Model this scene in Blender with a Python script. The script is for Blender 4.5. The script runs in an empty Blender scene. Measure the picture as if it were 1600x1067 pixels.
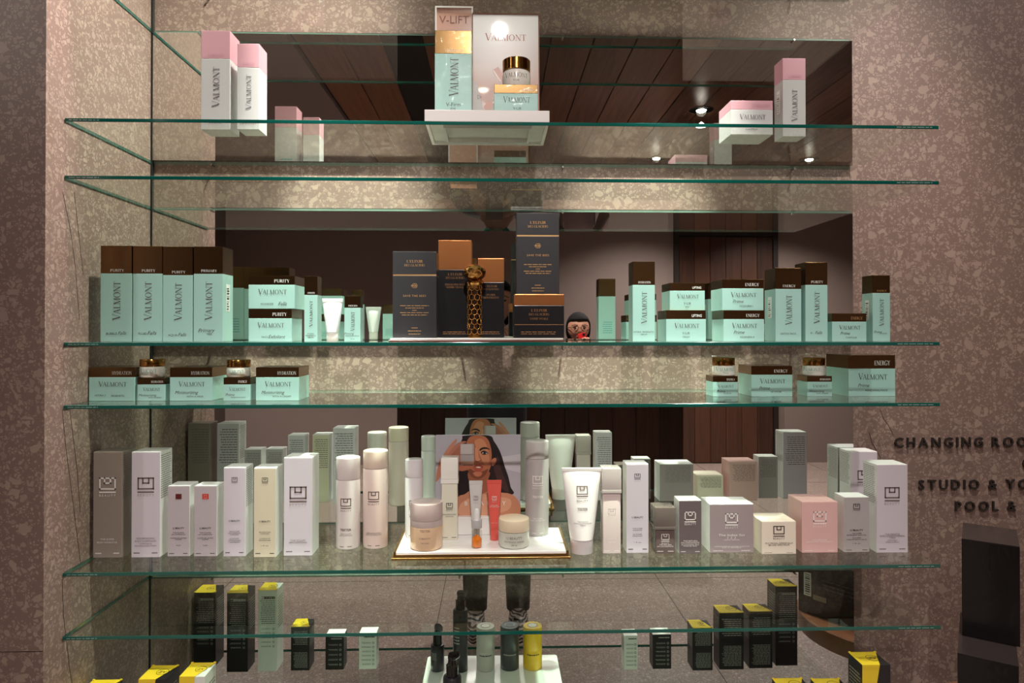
import bpy, bmesh, math, random
from mathutils import Vector, Matrix
random.seed(7)
SC = bpy.context.scene
COL = SC.collection
PI = math.pi

# ------------------------------------------------------------------ camera
CX, CY, CZ = -0.0261, -1.456, 1.40
YAW, PIT = 0.0288, 0.0070
PPX, PPY, FPX = 803.05, 510.07, 1067.0
FWD = Vector((math.sin(YAW) * math.cos(PIT), math.cos(YAW) * math.cos(PIT), math.sin(PIT)))
RGT = Vector((math.cos(YAW), -math.sin(YAW), 0))
UPV = RGT.cross(FWD)
cam_d = bpy.data.cameras.new('camera'); cam = bpy.data.objects.new('camera', cam_d); COL.objects.link(cam)
cam.matrix_world = Matrix(((RGT.x, UPV.x, -FWD.x, CX), (RGT.y, UPV.y, -FWD.y, CY), (RGT.z, UPV.z, -FWD.z, CZ), (0, 0, 0, 1)))
cam_d.sensor_width = 36; cam_d.lens = 36 * FPX / 1600
cam_d.shift_x = -(PPX - 800) / 1600; cam_d.shift_y = (PPY - 533.5) / 1600
cam_d.clip_start = 0.02
SC.camera = cam
# ------------------------------------------------------------------ world, colour, exposure
w = bpy.data.worlds.new('world'); SC.world = w; w.use_nodes = True
w.node_tree.nodes['Background'].inputs[0].default_value = (0.03, 0.027, 0.025, 1)
w.node_tree.nodes['Background'].inputs[1].default_value = 1.0
SC.view_settings.view_transform = 'Standard'; SC.view_settings.look = 'None'
SC.view_settings.gamma = 1.0; SC.view_settings.use_curve_mapping = False
SC.view_settings.exposure = 0.0
SC.cycles.transparent_max_bounces = 32
SC.cycles.sample_clamp_indirect = 4.0
CEIL = 3.0
SPOT_TRACK = [(-0.13, -0.37, 235, (-.86, -.16, 1.05), 1.0, .9), (-0.345, -0.34, 700, (-.31, -.03, 1.25), .33, .3), (0.06, -0.62, 25, (.0, -.1, .9), .9, .9),
              (0.29, -0.34, 780, (.28, -.03, 1.25), .33, .3), (0.80, -0.42, 120, (.70, -.1, .9), .9, .9)]       # shelf spots: x, y, watts, aim, cone, blend
SPOT_ROOM = [(0.0, -2.25, 165), (1.5, -1.6, 52), (1.47, -3.43, 260), (1.47, -4.8, 260), (2.9, -4.8, 260), (-0.1, -3.43, 260), (-2.35, -3.9, 420), (-2.05, -2.0, 45)]

# ------------------------------------------------------------------ pixel helpers (a pixel gives a direction only)
def ray(px, py):
    return FWD + RGT * ((px - PPX) / FPX) - UPV * ((py - PPY) / FPX)
def hit_y(px, py, y):
    d = ray(px, py); t = (y - CY) / d.y
    return CX + d.x * t, CZ + d.z * t
def hit_z(px, py, z):
    d = ray(px, py); t = (z - CZ) / d.z
    return CX + d.x * t, CY + d.y * t
def hit_x(px, py, x):
    d = ray(px, py); t = (x - CX) / d.x
    return CY + d.y * t, CZ + d.z * t

# ------------------------------------------------------------------ materials
def lin(c):
    return tuple((v / 12.92 if v <= .04045 else ((v + .055) / 1.055) ** 2.4) for v in [x / 255 for x in c]) + (1,)
MATS = {}
def mat(name, rgb, rough=.5, metal=0, coat=0, bump=0, bscale=60, **kw):
    if name in MATS: return MATS[name]
    m = bpy.data.materials.new(name); m.use_nodes = True; MATS[name] = m
    nt = m.node_tree; b = nt.nodes['Principled BSDF']
    b.inputs['Base Color'].default_value = lin(rgb)
    b.inputs['Roughness'].default_value = rough; b.inputs['Metallic'].default_value = metal
    if coat: b.inputs['Coat Weight'].default_value = coat; b.inputs['Coat Roughness'].default_value = .06
    for k, v in kw.items(): b.inputs[k.replace('_', ' ')].default_value = v
    if bump:
        tc = nt.nodes.new('ShaderNodeTexCoord'); n = nt.nodes.new('ShaderNodeTexNoise'); bp = nt.nodes.new('ShaderNodeBump')
        n.inputs['Scale'].default_value = bscale; n.inputs['Detail'].default_value = 3
        bp.inputs['Strength'].default_value = bump; bp.inputs['Distance'].default_value = .004
        n.inputs['Distortion'].default_value = 1.5 if coat else 0
        nt.links.new(tc.outputs['Object'], n.inputs['Vector']); nt.links.new(n.outputs['Fac'], bp.inputs['Height'])
        nt.links.new(bp.outputs['Normal'], b.inputs['Coat Normal' if coat else 'Normal'])
    return m
def nodes(name):
    m = bpy.data.materials.new(name); m.use_nodes = True; MATS[name] = m
    nt = m.node_tree; return m, nt, nt.nodes['Principled BSDF'], nt.nodes['Material Output']

def terrazzo(name, base, mid, light, scale=1.0, rough=.45):
    m, nt, b, o = nodes(name); N = nt.nodes.new; L = nt.links.new
    tc = N('ShaderNodeTexCoord')
    ns = N('ShaderNodeTexNoise'); ns.inputs['Scale'].default_value = 55 * scale; ns.inputs['Detail'].default_value = 1
    L(tc.outputs['Object'], ns.inputs['Vector'])
    sub = N('ShaderNodeVectorMath'); sub.operation = 'MULTIPLY_ADD'
    L(ns.outputs['Color'], sub.inputs[0]); sub.inputs[1].default_value = (.012 / scale,) * 3; L(tc.outputs['Object'], sub.inputs[2])
    col = None
    def layer(sc, thr, frac, seed):
        mp = N('ShaderNodeMapping'); mp.inputs['Location'].default_value = (seed, seed * 1.7, seed * .6)
        L(sub.outputs[0], mp.inputs['Vector'])
        v1 = N('ShaderNodeTexVoronoi'); v1.feature = 'DISTANCE_TO_EDGE'; v1.inputs['Scale'].default_value = sc
        v2 = N('ShaderNodeTexVoronoi'); v2.feature = 'F1'; v2.inputs['Scale'].default_value = sc
        L(mp.outputs[0], v1.inputs['Vector']); L(mp.outputs[0], v2.inputs['Vector'])
        sep = N('ShaderNodeSeparateColor'); L(v2.outputs['Color'], sep.inputs[0])
        e = N('ShaderNodeMapRange'); e.inputs[1].default_value = thr; e.inputs[2].default_value = thr + .04; L(v1.outputs[0], e.inputs[0])
        g = N('ShaderNodeMath'); g.operation = 'LESS_THAN'; g.inputs[1].default_value = frac; L(sep.outputs[0], g.inputs[0])
        mu = N('ShaderNodeMath'); mu.operation = 'MULTIPLY'; L(e.outputs[0], mu.inputs[0]); L(g.outputs[0], mu.inputs[1])
        cm = N('ShaderNodeMix'); cm.data_type = 'RGBA'; L(sep.outputs[1], cm.inputs[0]); cm.inputs[6].default_value = lin(mid); cm.inputs[7].default_value = lin(light)
        return mu.outputs[0], cm.outputs[2]
    big = N('ShaderNodeTexNoise'); big.inputs['Scale'].default_value = 6; L(tc.outputs['Object'], big.inputs['Vector'])
    bm_ = N('ShaderNodeMix'); bm_.data_type = 'RGBA'; bm_.inputs[6].default_value = lin(base); bm_.inputs[7].default_value = lin([c * .9 for c in base])
    L(big.outputs['Fac'], bm_.inputs[0]); cur = bm_.outputs[2]
    for sc, thr, frac, seed in ((200 * scale, .13, .5, 3.1), (105 * scale, .14, .38, 1.3), (52 * scale, .17, .30, 8.2)):
        f, c = layer(sc, thr, frac, seed)
        mx = N('ShaderNodeMix'); mx.data_type = 'RGBA'; L(f, mx.inputs[0]); L(cur, mx.inputs[6]); L(c, mx.inputs[7]); cur = mx.outputs[2]
    L(cur, b.inputs['Base Color']); b.inputs['Roughness'].default_value = rough
    return m
def wood(name, c1, c2, axis='Y', rough=.35, scale=1.0):
    m, nt, b, o = nodes(name); N = nt.nodes.new; L = nt.links.new
    tc = N('ShaderNodeTexCoord'); mp = N('ShaderNodeMapping')
    s = {'X': (1.2, 22, 22), 'Y': (22, 1.2, 22), 'Z': (22, 22, 1.2)}[axis]
    mp.inputs['Scale'].default_value = tuple(v * scale for v in s)
    L(tc.outputs['Object'], mp.inputs['Vector'])
    n = N('ShaderNodeTexNoise'); n.inputs['Scale'].default_value = 1.6; n.inputs['Detail'].default_value = 6; n.inputs['Distortion'].default_value = .8
    L(mp.outputs[0], n.inputs['Vector'])
    oi = N('ShaderNodeObjectInfo'); ad = N('ShaderNodeMath'); ad.operation = 'MULTIPLY_ADD'; ad.inputs[1].default_value = .5; L(oi.outputs['Random'], ad.inputs[0]); L(n.outputs['Fac'], ad.inputs[2])
    cr = N('ShaderNodeValToRGB'); cr.color_ramp.elements[0].position = .4; cr.color_ramp.elements[1].position = 1.05
    cr.color_ramp.elements[0].color = lin(c1); cr.color_ramp.elements[1].color = lin(c2)
    L(ad.outputs[0], cr.inputs[0]); L(cr.outputs[0], b.inputs['Base Color']); b.inputs['Roughness'].default_value = rough
    return m
def glassy(name, tint, strength=1.0, f0=.04):
    m, nt, b, o = nodes(name); N = nt.nodes.new; L = nt.links.new
    nt.nodes.remove(b)
    lw = N('ShaderNodeLayerWeight'); lw.inputs[0].default_value = .5
    p = N('ShaderNodeMath'); p.operation = 'POWER'; p.inputs[1].default_value = 5; L(lw.outputs['Facing'], p.inputs[0])
    ma = N('ShaderNodeMath'); ma.operation = 'MULTIPLY_ADD'; ma.inputs[1].default_value = 1 - f0; ma.inputs[2].default_value = f0; L(p.outputs[0], ma.inputs[0])
    ge = N('ShaderNodeNewGeometry'); iv = N('ShaderNodeMath'); iv.operation = 'SUBTRACT'; iv.inputs[0].default_value = 1; L(ge.outputs['Backfacing'], iv.inputs[1])
    mu = N('ShaderNodeMath'); mu.operation = 'MULTIPLY'; L(ma.outputs[0], mu.inputs[0]); L(iv.outputs[0], mu.inputs[1])
    ms = N('ShaderNodeMath'); ms.operation = 'MULTIPLY'; ms.use_clamp = True; ms.inputs[1].default_value = strength; L(mu.outputs[0], ms.inputs[0])
    t = N('ShaderNodeBsdfTransparent'); t.inputs[0].default_value = lin(tint)
    g = N('ShaderNodeBsdfGlossy'); g.inputs['Roughness'].default_value = 0.0; g.inputs[0].default_value = (.95, 1, .97, 1)
    mx = N('ShaderNodeMixShader'); L(ms.outputs[0], mx.inputs[0]); L(t.outputs[0], mx.inputs[1]); L(g.outputs[0], mx.inputs[2])
    L(mx.outputs[0], o.inputs[0])
    return m
def emit(name, rgb, s):
    m, nt, b, o = nodes(name)
    b.inputs['Emission Color'].default_value = lin(rgb); b.inputs['Emission Strength'].default_value = s
    return m

TERR = terrazzo('terrazzo_stone', (129, 105, 96), (141, 118, 108), (157, 135, 122))
FLOORM = terrazzo('terrazzo_floor', (128, 108, 100), (146, 128, 120), (172, 156, 148), 1.2, .3)
WOODC = wood('ceiling_wood', (62, 42, 33), (140, 98, 75), 'Y', .28)
WOODP = wood('panel_wood', (44, 25, 18), (76, 45, 32), 'Z', .4)
WOODT = wood('table_wood', (92, 58, 40), (140, 98, 70), 'X', .35)
MIRROR = mat('mirror_silver', (230, 232, 229), 0.0, 1)
GLASS = glassy('clear_glass', (251, 254, 252))
FILM = glassy('clear_plastic', (246, 246, 244))
GEDGE = mat('green_glass_edge', (8, 84, 74), .12, 0, .5, Specular_IOR_Level=.6)
GBACK = mat('pale_glass_edge', (112, 136, 124), .3)
BLACK = mat('black_joint', (14, 13, 13), .6)
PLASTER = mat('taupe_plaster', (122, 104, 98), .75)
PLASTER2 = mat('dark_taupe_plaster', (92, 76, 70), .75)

# ------------------------------------------------------------------ object helpers
def link(name, me, m=None, parent=None, loc=None):
    o = bpy.data.objects.new(name, me); COL.objects.link(o)
    if m is not None and not me.materials: me.materials.append(m)
    if parent is not None: o.parent = parent
    if loc: o.location = loc
    return o
def thing(name, label, cat, loc=(0, 0, 0), rz=0, group=None):
    o = bpy.data.objects.new(name, None); COL.objects.link(o); o.empty_display_size = .02
    o.location = loc; o.rotation_euler = (0, 0, rz); o['label'] = label; o['category'] = cat
    if group: o['group'] = group
    return o
def tag(o, label, cat, group=None):
    o['label'] = label; o['category'] = cat
    if group: o['group'] = group
    return o
def struct(o, label=None):
    o['kind'] = 'structure'
    if label: o['label'] = label
    return o
def to_mesh(bm, name, smooth=False, angle=None):
    me = bpy.data.meshes.new(name); bm.normal_update(); bm.to_mesh(me); bm.free()
    if smooth:
        me.polygons.foreach_set('use_smooth', [True] * len(me.polygons))
        if angle: me.set_sharp_from_angle(angle=angle)
    return me
def box_bm(x0, x1, y0, y1, z0, z1, bev=0, bm=None, seg=1):
    b = bmesh.new()
    bmesh.ops.create_cube(b, size=1)
    for v in b.verts:
        v.co = Vector((x0 + (v.co.x + .5) * (x1 - x0), y0 + (v.co.y + .5) * (y1 - y0), z0 + (v.co.z + .5) * (z1 - z0)))
    if bev: bmesh.ops.bevel(b, geom=b.edges[:], offset=bev, segments=seg, affect='EDGES', profile=.6)
    if bm is None: return b
    t = bpy.data.meshes.new('t'); b.to_mesh(t); b.free(); bm.from_mesh(t); bpy.data.meshes.remove(t); return bm
def box(name, x0, x1, y0, y1, z0, z1, m, parent=None, bev=0, seg=1):
    return link(name, to_mesh(box_bm(x0, x1, y0, y1, z0, z1, bev, None, seg), name), m, parent)
def rings_mesh(name, rings, caps=True, smooth=True, angle=.6):
    bm = bmesh.new(); R = [[bm.verts.new(p) for p in r] for r in rings]; n = len(R[0])
    for a, b in zip(R[:-1], R[1:]):
        for i in range(n): bm.faces.new((a[i], a[(i + 1) % n], b[(i + 1) % n], b[i]))
    if caps: bm.faces.new(R[0][::-1]); bm.faces.new(R[-1])
    return to_mesh(bm, name, smooth, angle)
def lathe(name, prof, m, parent=None, n=36, caps=True, angle=.6):
    rings = [[(r * math.cos(2 * PI * i / n), r * math.sin(2 * PI * i / n), z) for i in range(n)] for r, z in prof]
    return link(name, rings_mesh(name, rings, caps, True, angle), m, parent)
def rrect(w, d, r, n=5):
    pts = []
    for cx, cy, a0 in ((w / 2 - r, d / 2 - r, 0), (-w / 2 + r, d / 2 - r, PI / 2), (-w / 2 + r, -d / 2 + r, PI), (w / 2 - r, -d / 2 + r, 1.5 * PI)):
        for i in range(n + 1):
            a = a0 + i * PI / 2 / n; pts.append((cx + r * math.cos(a), cy + r * math.sin(a)))
    return pts
def rbox(name, w, d, z0, z1, r, m, parent=None, top=.0015):
    prof = [(0, z0), (0, z1 - top), (top * .3, z1 - top * .3), (top, z1)]
    rings = [[(x, y, z) for x, y in rrect(w - 2 * k, d - 2 * k, max(r - k, .0003))] for k, z in prof]
    return link(name, rings_mesh(name, rings), m, parent)
def loop_tube(bm, pts, r, n=6):
    rings = []
    for i, p in enumerate(pts):
        p = Vector(p); a = Vector(pts[max(i - 1, 0)]); b = Vector(pts[min(i + 1, len(pts) - 1)])
        t = (b - a).normalized(); u = t.orthogonal().normalized() if i == 0 else (u - t * u.dot(t)).normalized(); v = t.cross(u)
        rr = r[i] if isinstance(r, (list, tuple)) else r
        rings.append([bm.verts.new(p + (u * math.cos(2 * PI * k / n) + v * math.sin(2 * PI * k / n)) * rr) for k in range(n)])
    for a, b in zip(rings[:-1], rings[1:]):
        for k in range(n): bm.faces.new((a[k], a[(k + 1) % n], b[(k + 1) % n], b[k]))
    bm.faces.new(rings[0][::-1]); bm.faces.new(rings[-1])

# ------------------------------------------------------------------ lettering (flat print in the XZ plane facing -Y; origin at the centre)
TXT = {}
def text_me(s, size=1.0, space=1.0, shear=0.0, depth=0.0, bold=0.0):
    k = (s, space, shear, depth, bold)
    if k not in TXT:
        c = bpy.data.curves.new('t', 'FONT'); c.body = s; c.size = 1; c.align_x = 'CENTER'; c.space_character = space; c.shear = shear
        c.resolution_u = 2; c.extrude = depth; c.offset = bold
        o = bpy.data.objects.new('t', c); COL.objects.link(o)
        dg = bpy.context.evaluated_depsgraph_get(); me = bpy.data.meshes.new_from_object(o.evaluated_get(dg))
        bpy.data.objects.remove(o); bpy.data.curves.remove(c)
        xs = [v.co.x for v in me.vertices] or [0]; ys = [v.co.y for v in me.vertices] or [0]
        cx = (min(xs) + max(xs)) / 2
        V = [(v.co.x - cx, v.co.y, v.co.z) for v in me.vertices]; F = [tuple(p.vertices) for p in me.polygons]
        bpy.data.meshes.remove(me); TXT[k] = (V, F, max(xs) - min(xs))
    return TXT[k]
CAP = .73   # cap height of the built-in face at size 1
def seg(x0, y0, x1, y1, w):      # horizontal-width slanted bar
    return [(x0 - w / 2, y0), (x0 + w / 2, y0), (x1 + w / 2, y1), (x1 - w / 2, y1)]
def rect(x0, y0, x1, y1): return [(x0, y0), (x1, y0), (x1, y1), (x0, y1)]
def arc(cx, cy, rx, ry, a0, a1, tk, tn, n=14):
    out = []
    for i in range(n):
        q = []
        for a, ins in ((a0 + (a1 - a0) * i / n, 0), (a0 + (a1 - a0) * (i + 1) / n, 0), (a0 + (a1 - a0) * (i + 1) / n, 1), (a0 + (a1 - a0) * i / n, 1)):
            a = math.radians(a); q.append((cx + (rx - ins * tk) * math.cos(a), cy + (ry - ins * tn) * math.sin(a)))
        out.append(q)
    return out
TK, TN, SF = .125, .045, .035
def sf(x, y, w=.26): return rect(x - w / 2, y if y < .5 else y - SF, x + w / 2, y + SF if y < .5 else y)
GL = {
 'V': (.84, [seg(.40, 0, .11, 1, TK), seg(.42, 0, .73, 1, TN), sf(.11, 1), sf(.73, 1, .2)]),
 'A': (.84, [seg(.11, 0, .41, 1, TN), seg(.73, 0, .43, 1, TK), rect(.22, .33, .62, .37), sf(.11, 0, .2), sf(.73, 0)]),
 'L': (.66, [rect(.13, 0, .13 + TK, 1), rect(.13, 0, .6, SF + .01), rect(.565, 0, .6, .24), sf(.19, 1), sf(.19, 0, .2)]),
 'M': (1.02, [rect(.12, 0, .12 + TN, 1), seg(.50, 0, .17, 1, TK), seg(.51, 0, .86, 1, TN), rect(.80, 0, .80 + TK, 1), sf(.14, 0, .2), sf(.86, 0), sf(.86, 1, .2), sf(.13, 1, .2)]),
 'O': (.92, arc(.46, .5, .41, .515, 0, 360, TK, TN, 24)),
 'N': (.88, [rect(.12, 0, .12 + TN, 1), seg(.74, 0, .17, 1, TK), rect(.72, 0, .72 + TN, 1), sf(.14, 0, .22), sf(.74, 1, .22), sf(.12, 1, .16)]),
 'T': (.74, [rect(.31, 0, .31 + TK, 1), rect(.03, .955, .71, 1), rect(.03, .78, .065, 1), rect(.675, .78, .71, 1), sf(.37, 0, .28)]),
 'I': (.36, [rect(.12, 0, .12 + TK, 1), sf(.18, 0), sf(.18, 1)]),
 'E': (.66, [rect(.13, 0, .13 + TK, 1), rect(.1, 0, .58, SF + .01), rect(.1, .96, .56, 1), rect(.2, .5, .48, .54), rect(.55, 0, .585, .2), rect(.53, .8, .565, 1), rect(.45, .42, .48, .62)]),
 'X': (.82, [seg(.68, 0, .13, 1, TK), seg(.13, 0, .67, 1, TN), sf(.13, 1), sf(.67, 1, .2), sf(.13, 0, .2), sf(.68, 0)]),
 'R': (.76, [rect(.13, 0, .13 + TK, 1), rect(.1, .96, .36, 1), rect(.2, .47, .36, .51), seg(.68, 0, .38, .48, TK), sf(.19, 0), sf(.68, 0, .2)] + arc(.36, .735, .25, .265, -90, 90, TK, TN, 10)),
 'D': (.86, [rect(.13, 0, .13 + TK, 1), rect(.1, .96, .36, 1), rect(.1, 0, .36, .04)] + arc(.36, .5, .43, .5, -90, 90, TK, TN, 14)),
 'S': (.6, arc(.3, .745, .23, .255, 20, 250, .09, .06, 12) + arc(.3, .25, .25, .255, -160, 80, .09, .06, 12)),
 'G': (.88, arc(.46, .5, .41, .515, 45, 330, TK, TN, 18) + [rect(.72, .05, .80, .42), sf(.74, .42, .2)]),
 'C': (.82, arc(.46, .5, .41, .515, 45, 315, TK, TN, 18) + [rect(.72, .72, .75, .95)]),
 'P': (.7, [rect(.13, 0, .13 + TK, 1), rect(.1, .96, .36, 1), rect(.2, .45, .36, .49), sf(.19, 0)] + arc(.36, .725, .26, .275, -90, 90, TK, TN, 10)),
 'U': (.84, [rect(.12, .3, .12 + TK, 1), rect(.68, .3, .68 + TN, 1), sf(.18, 1), sf(.7, 1, .22)] + arc(.423, .32, .303, .335, 180, 360, .1, .06, 12)),
 'Y': (.8, [seg(.41, .45, .12, 1, TK), seg(.42, .45, .68, 1, TN), rect(.35, 0, .35 + TK, .48), sf(.41, 0), sf(.12, 1), sf(.68, 1, .2)]),
 'H': (.9, [rect(.13, 0, .13 + TK, 1), rect(.66, 0, .66 + TK, 1), rect(.2, .5, .7, .54), sf(.19, 0), sf(.19, 1), sf(.72, 0), sf(.72, 1)]),
 'F': (.62, [rect(.13, 0, .13 + TK, 1), rect(.1, .96, .56, 1), rect(.2, .5, .46, .54), rect(.53, .8, .565, 1), sf(.19, 0)]),
 'W': (1.1, [seg(.3, 0, .1, 1, TK), seg(.32, 0, .54, 1, TN), seg(.76, 0, .56, 1, TK), seg(.78, 0, 1.0, 1, TN)]),
 "'": (.2, [rect(.07, .75, .13, 1)]), ' ': (.35, []),
}
def serif_polys(s, big_first=False):
    x = 0; out = []
    for i, ch in enumerate(s):
        wd, ps = GL[ch]; k = 1.18 if (big_first and i == 0) else 1
        for p in ps: out.append([(x + a * k, b * k) for a, b in p])
        x += wd * k - (.12 if (big_first and i == 0) else 0)
    return out, x
class Print:
    """collects flat print on one face: local x right, z up, measured in metres"""
    def __init__(self, step=None): self.V = []; self.F = []; self.step = step
    def _add(self, V, F, x, z, s, rot):
        c, sn = math.cos(rot), math.sin(rot); k = len(self.V)
        for a, b in V: self.V.append((x + s * (c * a - sn * b), z + s * (sn * a + c * b)))
        self.F += [tuple(i + k for i in f) for f in F]
    def text(self, s, x, z, h, width=None, space=1.0, shear=0, rot=0, align='c', bold=0):
        V, F, wd = text_me(s, 1, space, shear, 0, bold); sc = h / CAP; off = 0
        sx = 1.0 if width is None else min(3, (width / (wd * sc)) if wd else 1)
        if align == 'r': off = -wd * sc * sx / 2
        if align == 'l': off = wd * sc * sx / 2
        self._add([(a * sx + (off / sc), b - CAP / 2) for a, b, _ in V], F, x, z, sc, rot)
    def serif(self, s, x, z, h, width=None, rot=0, big=False):
        ps, wd = serif_polys(s, big); sx = 1 if width is None else width / (wd * h)
        V = []; F = []
        for p in ps:
            F.append(tuple(range(len(V), len(V) + len(p)))); V += [((a - wd / 2) * sx, b - .5) for a, b in p]
        self._add(V, F, x, z, h, rot)
    def rect(self, x0, z0, x1, z1):
        n = 1 if not self.step else max(1, int(math.ceil((x1 - x0) / self.step)))
        for k in range(n):
            a, b = x0 + (x1 - x0) * k / n, x0 + (x1 - x0) * (k + 1) / n
            self._add([(a, z0), (b, z0), (b, z1), (a, z1)], [(0, 1, 2, 3)], 0, 0, 1, 0)
    def poly(self, pts): self._add(pts, [tuple(range(len(pts)))], 0, 0, 1, 0)
    def ring(self, x, z, r, t, n=20, sx=1.0):
        for q in arc(x, z, r * sx, r, 0, 360, t, t, n): self.poly(q)
    def lines(self, x0, x1, z0, z1, n, thick=.45, rag=.15):
        """fine print too small to read: rows of word-like dashes"""
        dz = (z1 - z0) / n
        for i in range(n):
            x = x0; z = z1 - (i + .5) * dz; xe = x1 - random.random() * rag * (x1 - x0)
            while x < xe - 1e-6:
                wd = min(random.uniform(.08, .22) * (x1 - x0), xe - x); self.rect(x, z - dz * thick / 2, x + wd, z + dz * thick / 2); x += wd + .03 * (x1 - x0)
    def build(self, name, m, parent, y, flip=False, side=None):
        """side: None front (-Y), 'back' (+Y), 'left' (-X), 'right' (+X), 'top'; y is the face offset"""
        me = bpy.data.meshes.new(name)
        f = {None: lambda a, b: (a, y, b), 'back': lambda a, b: (-a, y, b), 'left': lambda a, b: (y, -a, b), 'right': lambda a, b: (y, a, b), 'top': lambda a, b: (a, b, y)}[side]
        me.from_pydata([f(a, b) for a, b in self.V], [], self.F); me.update()
        return link(name, me, m, parent)
EPS = .0003
# ------------------------------------------------------------------ shelf geometry
D = 0.2877; HW = 0.75; GT = .006
SZ = {-1: 2.134, 0: 2.037, 1: 1.759, 2: 1.6621, 3: 1.3812, 4: 1.2755, 5: .995, 6: .8884, 7: .598, 8: .491}
WY = .009            # face of the stone behind the mirrors
LY = hit_x(70, 517, -HW)[0]   # front edge of the projecting stone return
# stone walls
struct(box('wall_back', -HW, 4.4, WY, .2, 0, 3.02, TERR), 'pinkish brown terrazzo stone wall behind the glass shelves')
wl = struct(box('wall_left', -2.83, -HW, LY, .2, 0, 3.02, TERR), 'terrazzo stone return wall the shelves run into')
struct(box('trim_1', -HW, -HW + .004, .001, WY, 0, CEIL, BLACK), 'dark joint in the corner of the stone walls')
# hairline cracks in the stone
def crack(parent, pts, r, nm='crack'):
    bm = bmesh.new(); loop_tube(bm, pts, r, 4); return link(nm, to_mesh(bm, nm), mat('crack_dark', (70, 56, 50), .9), parent)
def wl_pt(px, py): y, z = hit_x(px, py, -HW); return (-HW, y, z)
for pts in ([(97, 640), (103, 700), (112, 770), (122, 850), (127, 890)], [(109, 640), (115, 690), (121, 740), (125, 800)], [(98, 300), (104, 330), (110, 360), (118, 420), (124, 500)], [(116, 300), (121, 350), (130, 430)], [(97, 905), (99, 960), (108, 1040), (112, 1067)]):
    crack(wl, [wl_pt(*p) for p in pts], .0006)
wb = bpy.data.objects['wall_back']
def wb_pt(px, py): x, z = hit_y(px, py, WY); return (x, WY, z)
for pts in ([(1375, 640), (1381, 655), (1388, 664), (1396, 680)], [(1358, 675), (1362, 690), (1370, 705), (1376, 716)]):
    crack(wb, [wb_pt(*p) for p in pts], .0007)
x0_, z0_ = hit_y(0, 1016, LY)
crack(wl, [(-2.8, LY, z0_), (-HW, LY, z0_ - .002)], .0012, 'joint')
# mirrors between the shelf pairs
MIRLAB = {0: 'upper mirror panel behind pink cartons, reflecting the wooden ceiling', 2: 'mirror panel behind the tall mint and black cartons', 4: 'mirror panel behind the lilac and taupe beauty products', 6: 'mirror panel below the bottom visible shelves, reflecting the floor', -2: 'top mirror panel above the highest glass shelf', 8: 'lowest mirror panel near the floor'}
for up, dn in ((-2, -1), (0, 1), (2, 3), (4, 5), (6, 7), (8, 9)):
    zt = 2.55 if up == -2 else SZ[up] - GT - .001; zb = .08 if dn == 9 else SZ[dn] + .001
    mo = box('mirror', -HW + .005, HW, 0, WY - .0002, zb, zt, MIRROR)
    mo.data.materials.append(BLACK)
    for p in mo.data.polygons: p.material_index = 0 if p.normal.y < -.5 else 1
    tag(mo, MIRLAB[up], 'mirror')
# glass shelves
SHLAB = {-1: 'highest glass shelf near the ceiling', 0: 'glass shelf just above the upper mirror', 1: 'glass shelf carrying the pink cartons and the white display tray', 2: 'empty glass shelf right below the pink carton shelf',
         3: 'glass shelf carrying the tall mint and the black cartons', 4: 'glass shelf carrying low mint cartons topped with jars', 5: 'glass shelf carrying lilac and taupe cartons and the gold-edged tray',
         6: 'empty glass shelf right below the lilac carton shelf', 7: 'glass shelf carrying the yellow and black cartons', 8: 'lowest glass shelf below the yellow cartons'}
for k, z in SZ.items():
    t = thing('glass_shelf', SHLAB[k], 'shelf', (0, 0, z), 0, 'glass shelves on the stone wall')
    me = to_mesh(box_bm(-HW + .001, HW, -D, WY - .0005 if k in (1, 3, 5, 7, -1) else WY - .0005, -GT, 0, .0004), 'pane')
    me.materials.append(GLASS); me.materials.append(GEDGE); me.materials.append(GBACK)
    for p in me.polygons: p.material_index = 0 if (abs(p.normal.z) > .9 or p.normal.x > .5) else (2 if p.normal.y > .5 else 1)
    link('pane', me, None, t)
    if k >= 1 and k <= 6:                      # etched maker's line near the corners, too small to read
        for sx in ((-HW + .008, -HW + .058), (HW - .075, HW - .012)):
            pr = Print(); pr.lines(sx[0], sx[1], -.0042, -.0022, 1, .7, 0); pr.build('etched_mark', mat('etched_white', (120, 150, 142), .6), t, -D - .0002)
    for bx_ in (-.62, -.1, .12, .62):          # small metal shelf pins at the back edge
        bm = bmesh.new(); loop_tube(bm, [(bx_, (WY if k % 2 else 0) - .001, -GT - .003), (bx_, -.008, -GT - .003)], .0022, 8)
        link('shelf_pin', to_mesh(bm, 'shelf_pin'), mat('steel', (190, 188, 182), .25, 1), t)

# ------------------------------------------------------------------ the room around and behind (seen in the mirrors)
RX0, RX1, RY = -2.83, 4.4, -5.75
struct(box('floor', RX0, RX1, RY, 0.2, -.08, 0, FLOORM), 'terrazzo floor')
fl = bpy.data.objects['floor']
JM = mat('floor_joint', (70, 58, 54), .8)
for xj in (-1.5, -.3, .9, 2.1, 3.3): box('joint', xj - .002, xj + .002, RY, LY, 0, .0006, JM, fl)
for yj in (-1.2, -2.4, -3.6, -4.8): box('joint', RX0, RX1, yj - .002, yj + .002, 0, .0006, JM, fl)
struct(box('wall_rear', RX0, RX1, RY - .1, RY, 0, 3.02, PLASTER), 'taupe plaster wall opposite the shelves')
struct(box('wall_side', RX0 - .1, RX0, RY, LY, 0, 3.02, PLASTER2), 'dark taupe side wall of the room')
struct(box('wall_right', RX1, RX1 + .1, RY - .1, .2, 0, 3.02, PLASTER), 'taupe side wall of the room')
ce = struct(box('ceiling', RX0, RX1, RY, .2, CEIL + .02, CEIL + .12, BLACK), 'dark wood plank ceiling')
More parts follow.
